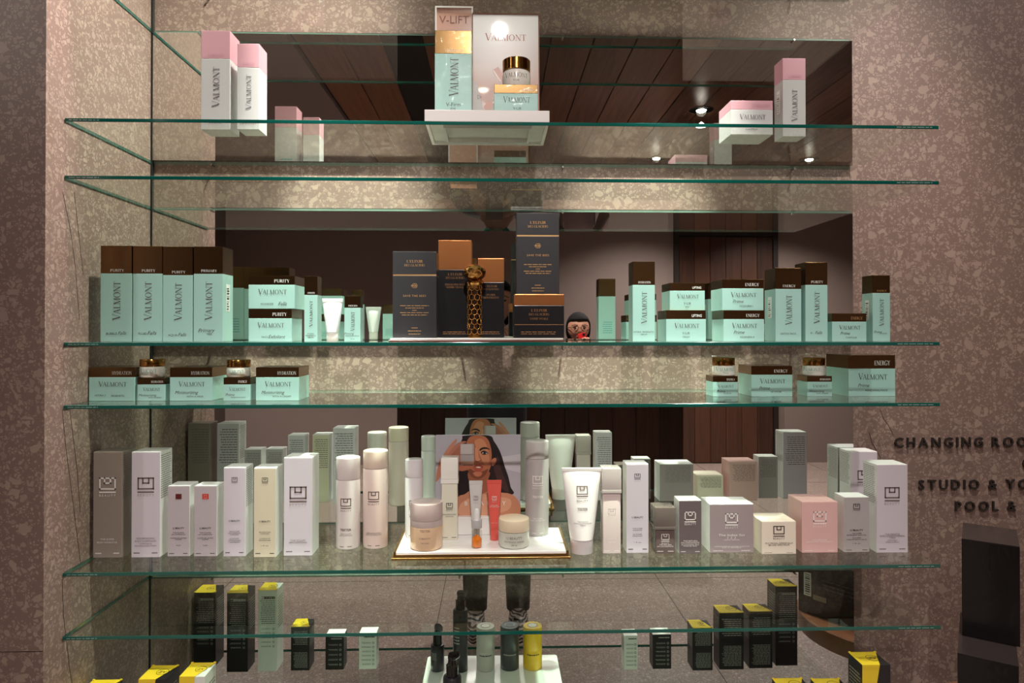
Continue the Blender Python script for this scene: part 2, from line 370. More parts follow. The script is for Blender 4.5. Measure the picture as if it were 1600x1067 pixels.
box('plaster_panel', RX0, -1.14, RY, .2, CEIL - .02, CEIL + .02, mat('ceiling_plaster', (128, 112, 108), .7), ce)
pw = .235; x = -1.12; n = 0; pmes = None
while x < RX1 - .02:
    if not (-.72 < x < -.5):
        b = link('plank', pmes, WOODC, ce, (x, 0, 0)) if pmes else box('plank', 0, pw - .006, RY, .2, CEIL, CEIL + .02, WOODC, ce, .002)
        pmes = b.data; b.location = (x, 0, 0)
    n += 1; x += pw
# door and counter at the rear wall
XD0, XD1 = hit_y(1050, 450, 0)[0], hit_y(1215, 450, 0)[0]
vd = -RY - 0        # virtual depth of the rear wall in the mirror
XD0 = hit_y(1052, 450, vd)[0]; XD1 = hit_y(1213, 450, vd)[0]
d1 = thing('door_1', 'dark wood panelled door in the taupe wall', 'door', ((XD0 + XD1) / 2, RY, 0)); d1['kind'] = 'structure'; del d1['category']
hw = (XD1 - XD0) / 2
for k in range(6):
    box('door_panel', -hw + .05 + k * (2 * hw - .1) / 6 + .002, -hw + .05 + (k + 1) * (2 * hw - .1) / 6 - .002, .01, .03, .01, 2.40, WOODP, d1, .002)
box('door_frame', -hw, -hw + .05, 0, .05, 0, 2.47, mat('dark_frame', (30, 18, 14), .5), d1); box('door_frame', hw - .05, hw, 0, .05, 0, 2.47, MATS['dark_frame'], d1); box('door_frame', -hw + .05, hw - .05, 0, .05, 2.41, 2.47, MATS['dark_frame'], d1)
cvy = 3.2
XC0 = hit_y(620, 700, cvy)[0]; XC1 = hit_y(1068, 700, cvy)[0]
ct = thing('reception_counter', 'dark wood reception counter opposite the shelves', 'counter', ((XC0 + XC1) / 2, -cvy, 0))
hc = (XC1 - XC0) / 2; nP = 12
box('carcass', -hc + .01, hc - .01, -.32, -.02, 0, .98, mat('dark_frame', (30, 18, 14)), ct)
for k in range(nP):
    a = -hc + k * 2 * hc / nP; box('front_panel', a + .0015, a + 2 * hc / nP - .0015, -.02, 0, .04, .98, WOODP, ct, .001)
box('counter_top', -hc - .02, hc + .02, -.34, .03, .98, 1.02, WOODP, ct, .003)

# downlights: recessed lamps for the room and the shelves, some added unseen as fill
def downlight(x, y, watts, label, size=1.3, aim=None, tint=(1, .945, .885), rad=.03, blend=.35):
    t = thing('downlight', label, 'lamp', (x, y, CEIL), 0, 'recessed downlights in the wooden ceiling')
    lathe('trim_ring', [(.084, -.004), (.087, -.002), (.087, 0), (.036, 0), (.036, -.004)], BLACK, t, 32, caps=False)
    lathe('lens', [(.036, -.003), (.032, -.010), (.022, -.016), (.0001, -.019)], emit('lamp_lens', (255, 240, 222), 45) if 'lamp_lens' not in MATS else MATS['lamp_lens'], t, 24, caps=False)
    lathe('glass_sleeve', [(.043, -.004), (.043, -.12)], FILM, t, 24, caps=False)
    lathe('diffuser_cone', [(.040, -.12), (.002, -.085)], emit('lamp_cone', (255, 246, 236), 5) if 'lamp_cone' not in MATS else MATS['lamp_cone'], t, 24, caps=False)
    l = bpy.data.lights.new('lamp', 'SPOT'); l.energy = watts; l.color = tint; l.spot_size = size; l.spot_blend = blend; l.shadow_soft_size = rad
    o = bpy.data.objects.new('lamp', l); COL.objects.link(o); o.parent = t; o.location = (0, 0, -.13)
    if aim: o.rotation_euler = (Vector(aim) - Vector((x, y, CEIL - .13))).to_track_quat('-Z', 'Y').to_euler()
for i, (x, y, p, aim_, cone_, bl_) in enumerate(SPOT_TRACK):
    downlight(x, y, p, ['downlight above the shelves, tilted at the projecting stone wall', 'narrow beam downlight above the shelves on the stone return side', 'downlight set forward above the middle of the shelves', 'narrow beam downlight above the shelves on the lettered wall side', 'downlight above the shelf ends by the wall lettering'][i], cone_, aim_, blend=bl_)
RL = ['downlight over the photographer', 'downlight over the black boxes and the round table', 'downlight in the second ceiling row', 'downlight in the row before the taupe wall, off the counter end', 'downlight before the dark wood door', 'downlight above the reception counter', 'downlight in the plaster ceiling near the dark side wall', 'downlight in the plaster ceiling before the projecting stone wall']  # lettered-wall, dark-side-wall and stone-return lamps are fill lights added out of view
for i, (x, y, p) in enumerate(SPOT_ROOM):
    downlight(x, y, p, RL[i], *((.74, (0, -.2, 1.0)) if i == 0 else (1.25, (1.35, 0, 1.5)) if i == 1 else (1.0, (-1.15, LY, 1.35)) if i == 7 else (2.2, None)), blend=.9)

# ------------------------------------------------------------------ lettering on the stone wall
sg = thing('wall_sign', 'dark raised direction lettering on the terrazzo wall beside the shelves', 'sign', (0, WY, 0))
INK = mat('sign_letter', (38, 31, 28), .5)
for s, py, pl in (('CHANGING ROOMS', 690.5, 1397), ('GYM', 723, 1596.5), ('STUDIO & YOGA', 756.5, 1434.5), ('POOL & SPA', 790, 1491.5)):
    xx, zz = hit_y(pl, py, WY); h = .0217
    for ch in s:
        if ch == ' ': xx += .0125; continue
        V, F, wd = text_me(ch, 1, 1, 0, .06, .014); k = h / CAP
        me = bpy.data.meshes.new('letter'); me.from_pydata([(a * k, -c * k, (b - CAP / 2) * k) for a, b, c in V], [], F); me.update()
        link('letter', me, INK, sg, (xx + wd * k / 2, -.0019, zz)); xx += wd * k + .0080
# ------------------------------------------------------------------ product materials
MINT = mat('mint_card', (160, 200, 193), .42, 0, .4, .5, 45)
BRONZE = mat('bronze_foil', (118, 92, 60), .22, 1.0, .2, .3, 40)
GOLD = mat('gold_metal', (222, 170, 96), .18, 1)
DBROWN = mat('dark_brown_foil', (86, 58, 40), .35, .55, .4, .2, 40)
WHITEC = mat('white_card', (200, 196, 197), .4, 0, .4, .45, 45)
PINKC = mat('pale_pink_foil', (222, 166, 178), .3, .15, .4, .2, 45)
BLACKC = mat('black_card', (22, 21, 25), .28, 0, .3, .1, 45)
SLATE = mat('slate_card', (50, 49, 53), .35, 0, .3, .1, 45)
COPPER = mat('copper_foil', (196, 128, 78), .3, .9, .3, .1, 40)
I_DARK = mat('ink_dark_brown', (66, 46, 42), .5); I_WHITE = mat('ink_white', (238, 234, 230), .5); I_GREY = mat('ink_grey', (120, 100, 104), .5)
I_GOLD = mat('ink_gold', (224, 176, 116), .35, .6); I_BLACK = mat('ink_black', (34, 30, 32), .5); I_FADE = mat('ink_faint', (160, 146, 150), .6)
I_TEAL = mat('ink_teal', (70, 150, 148), .5); I_RED = mat('ink_red', (190, 42, 34), .5); I_MAROON = mat('ink_maroon', (92, 26, 28), .5)
I_BROWN = mat('ink_taupe', (104, 84, 80), .5)
LILAC = mat('lilac_card', (206, 194, 204), .4, 0, .4, .45, 45)
LAVG = mat('lavender_grey_card', (186, 172, 178), .4, 0, .4, .45, 45)
TAUPE = mat('taupe_card', (140, 124, 116), .4, 0, .4, .45, 45)
BEIGE = mat('beige_card', (208, 194, 172), .42, 0, .4, .45, 45)
DTAUPE = mat('dark_taupe_card', (100, 86, 88), .4, 0, .4, .45, 45)
MAUVE = mat('mauve_card', (150, 132, 136), .4, 0, .4, .45, 45)
GREYC = mat('grey_card', (170, 160, 160), .4, 0, .4, .45, 45)
ROSE = mat('rose_card', (218, 172, 168), .42, 0, .4, .45, 45)
CREAM = mat('cream_card', (230, 214, 198), .42, 0, .4, .45, 45)
EDGEW = mat('white_card_edge', (236, 232, 230), .45, 0, .4, .3, 45)

def spot_for(shelf, x0, x1, ytop, ybase, Y=None, zb=None):
    zb = SZ[shelf] if zb is None else zb
    if Y is None: Y = hit_z((x0 + x1) / 2, ybase, zb)[1]
    X0 = hit_y(x0, (ytop + ybase) / 2, Y)[0]; X1 = hit_y(x1, (ytop + ybase) / 2, Y)[0]
    zt = hit_y((x0 + x1) / 2, ytop, Y)[1]
    return (X0 + X1) / 2, X1 - X0, Y, zb, zt - zb
def carton_body(root, wd, t, h, m, band=None, bm_=None, edge=None):
    """carton with its lid band as a part; local origin centre of the base"""
    g = .0006; hb = h - (band or 0)
    bb = box('carton', -wd / 2, wd / 2, -t / 2, t / 2, 0, hb, m, root, g, 2)
    if band: box('top_band', -wd / 2, wd / 2, -t / 2, t / 2, hb, h, bm_, root, g, 2)
    return bb
def mint_carton(label, shelf, x0, x1, ytop, yband, ybase, t, band_txt, sub, tall, group, Y=None, zb=None, body=MINT, band=BRONZE, brand_ink=I_DARK, band_ink=I_WHITE, rz=0, barcode=None, band_align=None, brand=True, band_h=.0052, bz=None):
    cx, wd, Y, zb, h = spot_for(shelf, x0, x1, ytop, ybase, Y, zb)
    zt = hit_y((x0 + x1) / 2, yband, Y)[1]; bh = h - (zt - zb)
    root = thing('cosmetic_carton', label, 'box', (cx, Y + t / 2, zb + .0002), rz, group)
    carton_body(root, wd, t, h, body, bh, band); hb = h - bh; f = -t / 2 - EPS
    if brand:
        pr = Print()
        if tall: pr.serif('VALMONT', wd * .03, hb * (bz or (.60 if sub else .55)), wd * .215, hb * .57, PI / 2, True)
        else: pr.serif('VALMONT', wd * .02, hb * (bz or .70), hb * .185, wd * .62, 0, True)
        pr.build('brand_lettering', brand_ink, root, f)
    pr = Print()
    for (s, x, z, hh, sh) in sub: pr.text(s, wd * x, hb * z, hh, None, 1.0, sh)
    if sub: pr.build('printed_text', brand_ink, root, f)
    pr = Print()
    if tall: pr.serif(band_txt, wd * .03, hb + band_h * 1.05, band_h * .85, min(wd * .56, len(band_txt) * band_h * .78))
    elif band_txt in ('LIFTING',): pr.text(band_txt, wd * .27, hb + bh * .40, bh * .3, wd * .25, bold=.01)
    else: pr.serif(band_txt, wd * .22, hb + bh * .42, bh * .34, wd * (.34 if len(band_txt) < 8 else .44))
    pr.build('band_lettering', band_ink, root, f)
    # fine print on the back and flank
    pr = Print(); pr.lines(-wd * .3, wd * .3, hb * .12, hb * .42, 6, .3); pr.build('fine_print', I_TEAL, root, t / 2 + EPS, side='back')
    if barcode:
        sx = -1 if barcode == 'left' else 1; pr = Print(); pr.rect(-t * .18, hb * .45, t * .18, hb * .86); bl = pr.build('barcode_label', I_WHITE, root, sx * (wd / 2 + EPS), side=barcode)
        pr = Print()
        for k in range(9): z = hb * (.48 + k * .038); pr.rect(-t * .12, z, t * (.02 + .1 * random.random()), z + hb * random.choice((.008, .016, .022)))
        pr.build('barcode', I_BLACK, bl, sx * (wd / 2 + 2 * EPS), side=barcode)
    return root, (cx, Y + t / 2, zb + h)

# ---- pink cartons on the top shelf
GP = 'pink and white cartons on the top shelf'
for a in (('taller pink-topped white carton near the projecting stone wall', 314, 359.4, 48, 91.8, 202.5, .046, 'LumiPeel', True),
          ('shorter pink-topped white carton beside the taller one', 370.6, 405, 68.5, 105.6, 202.3, .042, 'LumiCream', True),
          ('low wide pink-topped white carton beside the narrow upright one', 1142, 1207.5, 157.3, 171.5, 210.3, .066, 'LumiMask', False),
          ('narrow upright pink-topped white carton beside the low wide one', 1223, 1258.8, 91, 125, 213.3, .038, '', True)):
    sub = [(a[7], 0, .10 if a[8] else .22, .0044 if a[8] else .004, 0)] if a[7] else []
    mint_carton(a[0], 1, a[1], a[2], a[3], a[4], a[5], a[6], 'LUMINOSITY' if 0 else 'LUMINOSITY', sub, a[8], GP, body=WHITEC, band=PINKC, brand_ink=mat('ink_plum_grey', (84, 74, 84), .5), band_ink=mat('ink_mauve', (196, 140, 156), .4), barcode='left' if a[1] > 1200 else None, band_h=.0058)

# ---- tall and low mint cartons, shelf 3
YS = -D + .066
G3 = 'mint cartons on the shelf at eye level'
for a in (('first tall mint carton, touching the projecting stone wall', 157, 206, 384, 427.3, 532, 'PURITY', [('BUBBLE', -.14, .12, .0042, 0), ('Falls', .2, .13, .0062, .35)]),
          ('second tall mint carton from the projecting stone wall', 207.7, 253.5, 384.6, 427.7, 532, 'PURITY', [('FLUID', -.16, .12, .0042, 0), ('Falls', .16, .13, .0068, .35)]),
          ('third tall mint carton from the projecting stone wall', 254.4, 301, 385.4, 430, 532, 'PURITY', [('AQUA', -.16, .10, .0042, 0), ('Falls', .16, .11, .0062, .35)]),
          ('fourth tall mint carton from the projecting stone wall, with barcode flank', 302.5, 348, 385.4, 428, 532, 'PRIMARY', [('Primary', -.05, .17, .0066, .35), ('VEIL', .05, .115, .0042, 0)])):
    mint_carton(a[0], 3, a[1], a[2], a[3], a[4], a[5], .048, a[6], a[7], True, G3, Y=YS, barcode='right' if a[1] > 300 else None)
_, top = mint_carton('low mint carton under another beside the narrow upright carton', 3, 388.3, 455.7, 482.5, 497.4, 533.4, .066, 'PURITY', [('FACE', -.12, .2, .0036, 0), ('Exfoliant', .16, .22, .0062, .3)], False, G3, Y=YS)
mint_carton('low mint carton stacked on top beside the row of four tall cartons', 3, 388.3, 460.5, 430.8, 445, 482, .066, 'PURITY', [('WONDER', -.1, .2, .0038, 0), ('Falls', .24, .22, .0066, .35)], False, G3, Y=YS, zb=top[2])
mint_carton('narrow upright mint carton between the low stack and the white tube', 3, 475.4, 496, 431.4, 461, 533, .03, 'HYDRATION', [('HYDRA', 0, .17, .0026, 0), ('REGENETIC', 0, .13, .0026, 0), ('SERUM', 0, .09, .0026, 0)], True, G3, Y=YS, band_h=.0036)
mint_carton('short slim mint carton beside the white tube', 3, 538, 563.4, 462.3, 481, 532.5, .022, 'PERFECTION', [('Priming', -.2, .24, .004, .3), ('RENEWING PACK', 0, .17, .0022, 0), ('50 ml', 0, .08, .0022, 0)], True, G3, Y=YS, band_h=.0034)
mint_carton('upright mint carton beside the black cartons tray', 3, 988.5, 1023.3, 408.8, 445.3, 533.5, .038, 'HYDRATION', [('HYDRA  REGENETIC', 0, .17, .003, 0), ('SERUM', 0, .125, .0028, 0)], True, G3, Y=YS, band_h=.0044)
_, top = mint_carton('lower of two stacked mint lifting cartons', 3, 1040.9, 1103, 484.8, 498.7, 533.5, .066, 'LIFTING', [('V-Lift', 0, .38, .0046, 0), ('CREAM', 0, .2, .003, 0)], False, G3, Y=YS)
mint_carton('upper of two stacked mint lifting cartons', 3, 1046.5, 1101.3, 442, 454.3, 484, .06, 'LIFTING', [('V-Lift', 0, .36, .0044, 0), ('EYE', 0, .17, .003, 0)], False, G3, Y=YS + .004, zb=top[2])
_, top = mint_carton('lower of two stacked mint energy cartons', 3, 1130.5, 1194, 485, 498.7, 533, .066, 'ENERGY', [('Prime', -.12, .42, .0062, .35), ('REGENERA II', .08, .2, .0034, 0)], False, G3, Y=YS)
_, top = mint_carton('upper of two stacked mint energy cartons', 3, 1128.6, 1193, 436.5, 450.7, 484, .066, 'ENERGY', [('Prime', -.12, .42, .0062, .35), ('REGENERA I', .08, .2, .0034, 0)], False, G3, Y=YS, zb=top[2])
mint_carton('tall mint carton with barcode flank between energy stack and tallest carton', 3, 1211.6, 1252, 418.7, 451.6, 532, .05, 'ENERGY', [('DETOX PACK', 0, .15, .0034, 0)], True, G3, Y=YS, barcode='left')
mint_carton('tallest mint carton on the lettered wall side', 3, 1258.4, 1293, 409.9, 445.3, 532.3, .044, 'PURITY', [('BI-', -.22, .15, .003, 0), ('Falls', .1, .16, .0056, .35)], True, G3, Y=YS)
mint_carton('small low mint carton between two upright ones', 3, 1300, 1353.7, 489.6, 502.7, 532, .058, 'ENERGY', [('Prime', -.12, .42, .0056, .35), ('CONTOUR', .06, .2, .003, 0)], False, G3, Y=YS, band_ink=I_GOLD)
mint_carton('slim mint carton at the shelf end by the lettered wall', 3, 1363.4, 1390.7, 430, 458, 532.3, .036, 'ENERGY', [('Prime', -.2, .2, .0046, .35), ('24 HOUR', .1, .165, .0024, 0)], True, G3, Y=YS, barcode='left', band_ink=I_GOLD, band_h=.004)

# ---- shelf 4: low mint cartons and jars
G4 = 'low mint cartons on the shelf below eye level'
Y4 = -D + .07
def jar(label, cx, cy, zb, r, h, cap_h, capm, bodym, logo='VALMONT', sub=None, group=None, rz=0, ink=I_TEAL, shape='round', name='cosmetic_jar'):
    root = thing(name, label, 'jar', (cx, cy, zb + .0002), rz, group)
    hb = h - cap_h
    lathe('jar_body', [(r * .90, 0), (r * .97, .001), (r * 1.0, hb * .15), (r, hb * .75), (r * .95, hb * .97), (r * .9, hb)], bodym, root)
    lathe('lid', [(r * .96, hb + .0004), (r * .98, hb + .001), (r * .98, h - .0015), (r * .95, h - .0004), (r * .8, h)], capm, root)
    curved_text(root, [(logo, hb * .62, r * .30, 'serif'), (sub or 'Prime', hb * .32, r * .14, 'text')], r * 1.004, ink)
    return root
def curved_text(root, rows, r, ink, name='printed_text'):
    """print wrapped round a cylinder of radius r, facing -Y"""
    V = []; F = []
    for s, z, h, kind in rows:
        pr = Print(.002); pr.serif(s, 0, 0, h, None, 0, True) if kind == 'serif' else pr.text(s, 0, 0, h)
        mw = max(abs(a) for a, b in pr.V); k = min(1, 1.05 * r / mw); o = len(V)
        for a, b in pr.V: th = a * k / r; V.append((r * math.sin(th), -r * math.cos(th), z + b * k))
        F += [tuple(i + o for i in f) for f in pr.F]
    me = bpy.data.meshes.new(name); me.from_pydata(V, [], F); me.update(); return link(name, me, ink, root)
JWHITE = mat('jar_white', (232, 226, 218), .2, 0, .6)
JGOLD = mat('jar_gold_lid', (190, 138, 76), .16, 1)
def c4(label, x0, x1, yt, yb, ys, t, bt, sub, Y=Y4): return mint_carton(label, 4, x0, x1, yt, yb, ys, t, bt, sub, False, G4, Y=Y)
c4('low mint carton touching the projecting stone wall', 139, 210.3, 574, 589.4, 625, .075, 'HYDRATION', [('HYDRA 3', -.25, .24, .0034, 0), ('REGENETIC', .14, .22, .0034, 0)])
_, ta = c4('small mint carton under a jar, between the wall-side and middle low cartons', 214.3, 257.8, 590.8, 600.8, 624, .046, 'HYDRATION', [('Moisturizing', -.12, .36, .0046, .35), ('WITH A CREAM', .14, .2, .0024, 0)])
c4('low mint carton for a mask, between two small cartons with jars', 265.4, 331.4, 574, 589.4, 624.6, .072, 'HYDRATION', [('Moisturizing', -.1, .36, .006, .35), ('WITH A MASK', .1, .18, .0034, 0)])
_, tb = c4('small mint energy carton under a jar, between two hydration cartons', 349.2, 390.8, 590, 600.8, 624, .046, 'ENERGY', [('Prime', -.25, .38, .005, .35), ('RENEWING PACK', .06, .2, .0024, 0)])
c4('low mint carton for a cream beside the bare lit stone', 399.8, 466.8, 574, 589.4, 624, .068, 'HYDRATION', [('Moisturizing', -.1, .36, .006, .35), ('WITH A CREAM', .1, .18, .0034, 0)])
_, tc_ = c4('small mint energy carton under a jar, beside the bare lit stone', 1114, 1153, 587.7, 597, 619.7, .044, 'ENERGY', [('Prime', -.18, .38, .005, .35), ('24 HOUR', .08, .22, .0026, 0)], None)
c4('low mint 24 hour carton between two jar-topped small cartons', 1174, 1238, 571.8, 585.6, 619.7, .07, 'ENERGY', [('Prime', -.18, .40, .0064, .35), ('24 HOUR', .1, .22, .0036, 0)], None)
_, td = c4('small mint hydration carton under a jar, beside the largest low carton', 1261.6, 1300, 587.7, 596.6, 619.3, .044, 'HYDRATION', [('Moisturizing', -.12, .36, .0042, .35), ('WITH A CREAM', .1, .2, .0024, 0)], None)
c4('largest low mint carton at the lettered wall end', 1325.8, 1398.8, 555, 576, 619.3, .088, 'ENERGY', [('Prime', -.18, .40, .0068, .35), ('RENEWING PACK', .1, .22, .004, 0)], None)
GJ = 'gold-lidded white jars standing on small cartons'
jars = []
for (lab, x0, x1, yt, yc, tp) in (('gold-lidded white jar nearest the projecting stone wall', 219.3, 257, 560.7, 572.3, ta), ('gold-lidded white jar on the small energy carton between hydration cartons', 355, 391.3, 561.6, 573.5, tb),
                                  ('gold-lidded white jar under a flat white spatula, beside the bare lit stone', 1113, 1147.8, 558.4, 570.8, tc_), ('turned gold-lidded white jar under a tilted white spatula beside the largest carton', 1255, 1288, 558.4, 570.8, td)):
    yc_ = tp[1]; a = hit_y(x0, 565, yc_)[0]; b = hit_y(x1, 565, yc_)[0]; r = (b - a) / 2
    zt = hit_y((x0 + x1) / 2, yt, yc_)[1]; zc = hit_y((x0 + x1) / 2, yc, yc_)[1]
    jar(lab, (a + b) / 2, yc_, tp[2], r, zt - tp[2], zt - zc, JGOLD, JWHITE, 'VALMONT', 'Prime', GJ, -.75 if x0 > 1200 else (-.12 if x0 > 1000 else -.1)); jars.append(((a + b) / 2, yc_, zt, r))
def spatula(label, loc, L, rz, rx, ry=0):
    pts = []; n = 24
    for i in range(n + 1):
        u = i / n; hw_ = .0035 + .0055 * (math.sin(PI * min(1, u * 1.6)) if u < .6 else .2 + .75 * math.sin(PI * (u - .6) / .8))
        pts.append((u * L - L / 2, hw_ * (0.15 + .85 * math.sqrt(max(0, 1 - (2 * u - 1) ** 6)))))
    ring = [(x, y) for x, y in pts] + [(x, -y) for x, y in reversed(pts)]
    bm = bmesh.new(); a = [bm.verts.new((x, y, 0)) for x, y in ring]; b = [bm.verts.new((x, y, .0014)) for x, y in ring]; m_ = len(ring)
    for i in range(m_): bm.faces.new((a[i], a[(i + 1) % m_], b[(i + 1) % m_], b[i]))
    bm.faces.new(a[::-1]); bm.faces.new(b)
    o = link('spatula', to_mesh(bm, 'spatula'), mat('white_plastic', (236, 232, 226), .3)); o.location = loc; o.rotation_euler = (rx, ry, rz)
    tag(o, label, 'spatula', 'white spatulas lying on jar lids'); return o
x, y, z, r = jars[2]; spatula('flat white spatula on the jar beside the bare lit stone', (x + .002, y, z + .0012), .052, .1, .0, .04)
x, y, z, r = jars[3]; spatula('tilted white spatula on the jar beside the largest low carton', (x + .001, y, z + .0035), .04, .3, .05, .16)

# ---- tubes
def tube(label, shelf, x0, x1, ytop, xc0, xc1, ycap, ybase, m, capm, Y=None, zb=None, name='cream_tube', crimp=.006, group=None, rz=0):
    zb = SZ[shelf] if zb is None else zb
    if Y is None: Y = hit_z((xc0 + xc1) / 2, ybase, zb)[1] + .012
    g = lambda a, b: hit_y(a, b, Y)
    wt = g(x1, ytop)[0] - g(x0, ytop)[0]; wc = g(xc1, ybase)[0] - g(xc0, ybase)[0]; cx = (g(xc0, ybase)[0] + g(xc1, ybase)[0]) / 2
    h = g(xc0, ytop)[1] - zb; zc = g(xc0, ycap)[1] - zb; rc = wc / 2
    root = thing(name, label, 'tube', (cx, Y, zb + .0002), rz, group)
    lathe('cap', [(rc * .97, 0), (rc, .001), (rc, zc - .0012), (rc * .96, zc - .0003)], capm, root, 32)
    n = 36; rings = []
    for k in range(11):
        u = k / 10; z = zc + u * (h - crimp - zc); hwx = rc * 1.02 + (wt / 2 - rc * 1.02) * (u ** .9); hd = rc * 1.02 * (1 - u) ** .75 + .0012
        rings.append([(hwx * math.cos(2 * PI * i / n), hd * math.sin(2 * PI * i / n), z) for i in range(n)])
    link('tube_body', rings_mesh('tube_body', rings), m, root)
    box('crimp', -wt / 2 - .0002, wt / 2 + .0002, -.0014, .0014, h - crimp, h, m, root, .0004)
    return root, rc, zc, h
TW = mat('tube_white', (232, 230, 228), .3, 0, .4)
def flat_print(root, rows, y, ink, name='printed_text', rx=0, base=(0, 0)):
    pr = Print()
    for r_ in rows: pr.text(*r_[:4], **(r_[4] if len(r_) > 4 else {}))
    o = pr.build(name, ink, root, y); return o
t_, rc, zc, h = tube('small white tube standing on its cap between slim mint cartons', 3, 503.5, 535.3, 467, 510.5, 528.8, 519.3, 534, TW, JWHITE, Y=YS + .012)
pr = Print(); pr.serif('VALMONT', 0, h * .63, .0062, .027, 0, True); pr.text('V', 0, h * .77, .007); pr.text('Priming', -.003, h * .44, .0034, shear=.3); pr.text('RENEWING PACK', .002, h * .38, .0018); pr.rect(-.009, h * .30, .009, h * .305)
o = pr.build('printed_text', I_TEAL, t_, 0); o.rotation_euler = (math.radians(-7.5), 0, 0); o.location = (0, -.0122, .006)
# ------------------------------------------------------------------ black and gold group, shelf 3
GE = 'black and copper cartons on the low tray'
yE = -D + .105
xa = hit_y(607, 528, -D + .035)[0]; xb = hit_y(882, 528, -D + .035)[0]
tr = thing('display_tray', 'thin white tray with a reddish edge under the black cartons', 'tray', ((xa + xb) / 2, -D + .035 + .085, SZ[3] + .0002))
hwT = (xb - xa) / 2
box('tray_base', -hwT, hwT, -.085, .085, 0, .003, mat('tray_redbrown', (92, 44, 34), .35), tr, .0005)
box('tray_top', -hwT + .002, hwT - .002, -.083, .083, .003, .0065, mat('tray_white', (216, 208, 200), .3, 0, .5), tr, .0008)
ZT = SZ[3] + .0069
def elixir_print(root, f, wd, h, scale, y_top, ink):
    pr = Print(); pr.serif("L'ELIXIR", 0, y_top, scale * 1.15, scale * 7.2); pr.serif('DES GLACIERS', 0, y_top - scale * 1.75, scale, scale * 9.2); pr.build('brand_lettering', ink, root, f)
def bee(pr, x, z, s):
    for k in range(6):
        a = k * PI / 3; pr.ring(x + s * .5 * math.cos(a) * (1 + .2 * (k % 2)), z + s * .42 * math.sin(a), s * .34, s * .1, 10)
    pr.poly([(x - s * 1.1, z + s * .1), (x - s * .5, z + s * .3), (x - s * .5, z - s * .1)])
def bees_box(label, x0, x1, yt, yline, yb, t, Y, zb):
    cx, wd, Y, zb, h = spot_for(3, x0, x1, yt, yb, Y, zb)
    zl = hit_y((x0 + x1) / 2, yline, Y)[1] - zb
    root = thing('cosmetic_carton', label, 'box', (cx, Y + t / 2, zb + .0002), 0, GE); f = -t / 2 - EPS
    carton_body(root, wd, t, zl - .0012, SLATE)
    box('gold_line', -wd / 2 + .0003, wd / 2 - .0003, -t / 2 + .0003, t / 2 - .0003, zl - .0012, zl + .0012, I_GOLD, root)
    box('lid', -wd / 2, wd / 2, -t / 2, t / 2, zl + .0012, h, SLATE, root, .0006, 2)
    elixir_print(root, f, wd, h, .0040, h - (h - zl) * .42, I_GOLD)
    pr = Print(); bee(pr, 0, zl - h * .125, .0062); pr.text('SAVE THE BEES', 0, zl - h * .24, .0036, wd * .52, space=1.2); pr.build('bee_emblem', I_GOLD, root, f)
    pr = Print()
    for k, wf in enumerate((.66, .42, .1, .66, .58)): pr.lines(-wd * wf / 2, wd * wf / 2, zl - h * (.355 + k * .027) - .0010, zl - h * (.355 + k * .027) + .0010, 1, .5, 0)
    pr.build('fine_print', I_GOLD, root, f); pr = Print()
    for k, wf in enumerate((.14, .3, .27)): pr.lines(-wd * wf / 2, wd * wf / 2, h * (.115 - k * .035) - .0012, h * (.115 - k * .035) + .0012, 1, .5, 0)
    pr.build('foot_print', I_GOLD, root, f)
    return zb + h
def elix_box(label, x0, x1, yt, yband, yb, t, Y, zb, rows, scale, wide=False):
    cx, wd, Y, zb, h = spot_for(3, x0, x1, yt, yb, Y, zb)
    zl = hit_y((x0 + x1) / 2, yband, Y)[1] - zb
    root = thing('cosmetic_carton', label, 'box', (cx, Y + t / 2, zb + .0002), 0, GE); f = -t / 2 - EPS
    carton_body(root, wd, t, h, BLACKC, h - zl, COPPER)
    elixir_print(root, f, wd, h, scale, zl - scale * 2.2, mat('ink_bronze', (176, 128, 84), .4, .4))
    pr = Print()
    for k, s in enumerate(rows): pr.serif(s, 0, zl - scale * (7.2 if not wide else 5.9) - k * .0052, .0034, len(s) * .0027)
    pr.build('printed_text', MATS['ink_bronze'], root, f)
    pr = Print()
    for k in range(2): pr.lines(-wd * .36, wd * .36, .0105 - k * .0034 - .001, .0105 - k * .0034 + .001, 1, .5, .1)
    if wide: pr.rect(-wd / 2 + .001, zl * .40, wd / 2 - .001, zl * .415)
    pr.build('fine_print', MATS['ink_bronze'], root, f)
    return zb + h
bees_box('slate carton with a bee emblem standing on the tray', 613.5, 682, 393, 429.8, 525.8, .05, -D + .05, ZT)
elix_box('tallest copper-topped black carton behind the gold honeycomb applicator', 685, 737, 375.5, 421.6, 524, .05, yE, ZT, ['SERUM PRECIEUX', 'VOTRE VISAGE'], .0038)
elix_box('shorter copper-topped black carton behind the gold honeycomb applicator', 746.6, 787.8, 403.9, 441.4, 524, .04, yE, ZT, ['FLUIDE', 'MERVEILLEUX'], .0032)
ZE = elix_box('low wide copper-topped black carton under the tall slate carton', 803, 881.5, 459.9, 477.4, 525.8, .078, -D + .045, ZT, ['VOTRE VISAGE'], .0040, True)
bees_box('slate bee carton stacked on the low copper-topped black carton', 807.3, 873.7, 333, 368.3, 459.6, .05, -D + .055, ZE)

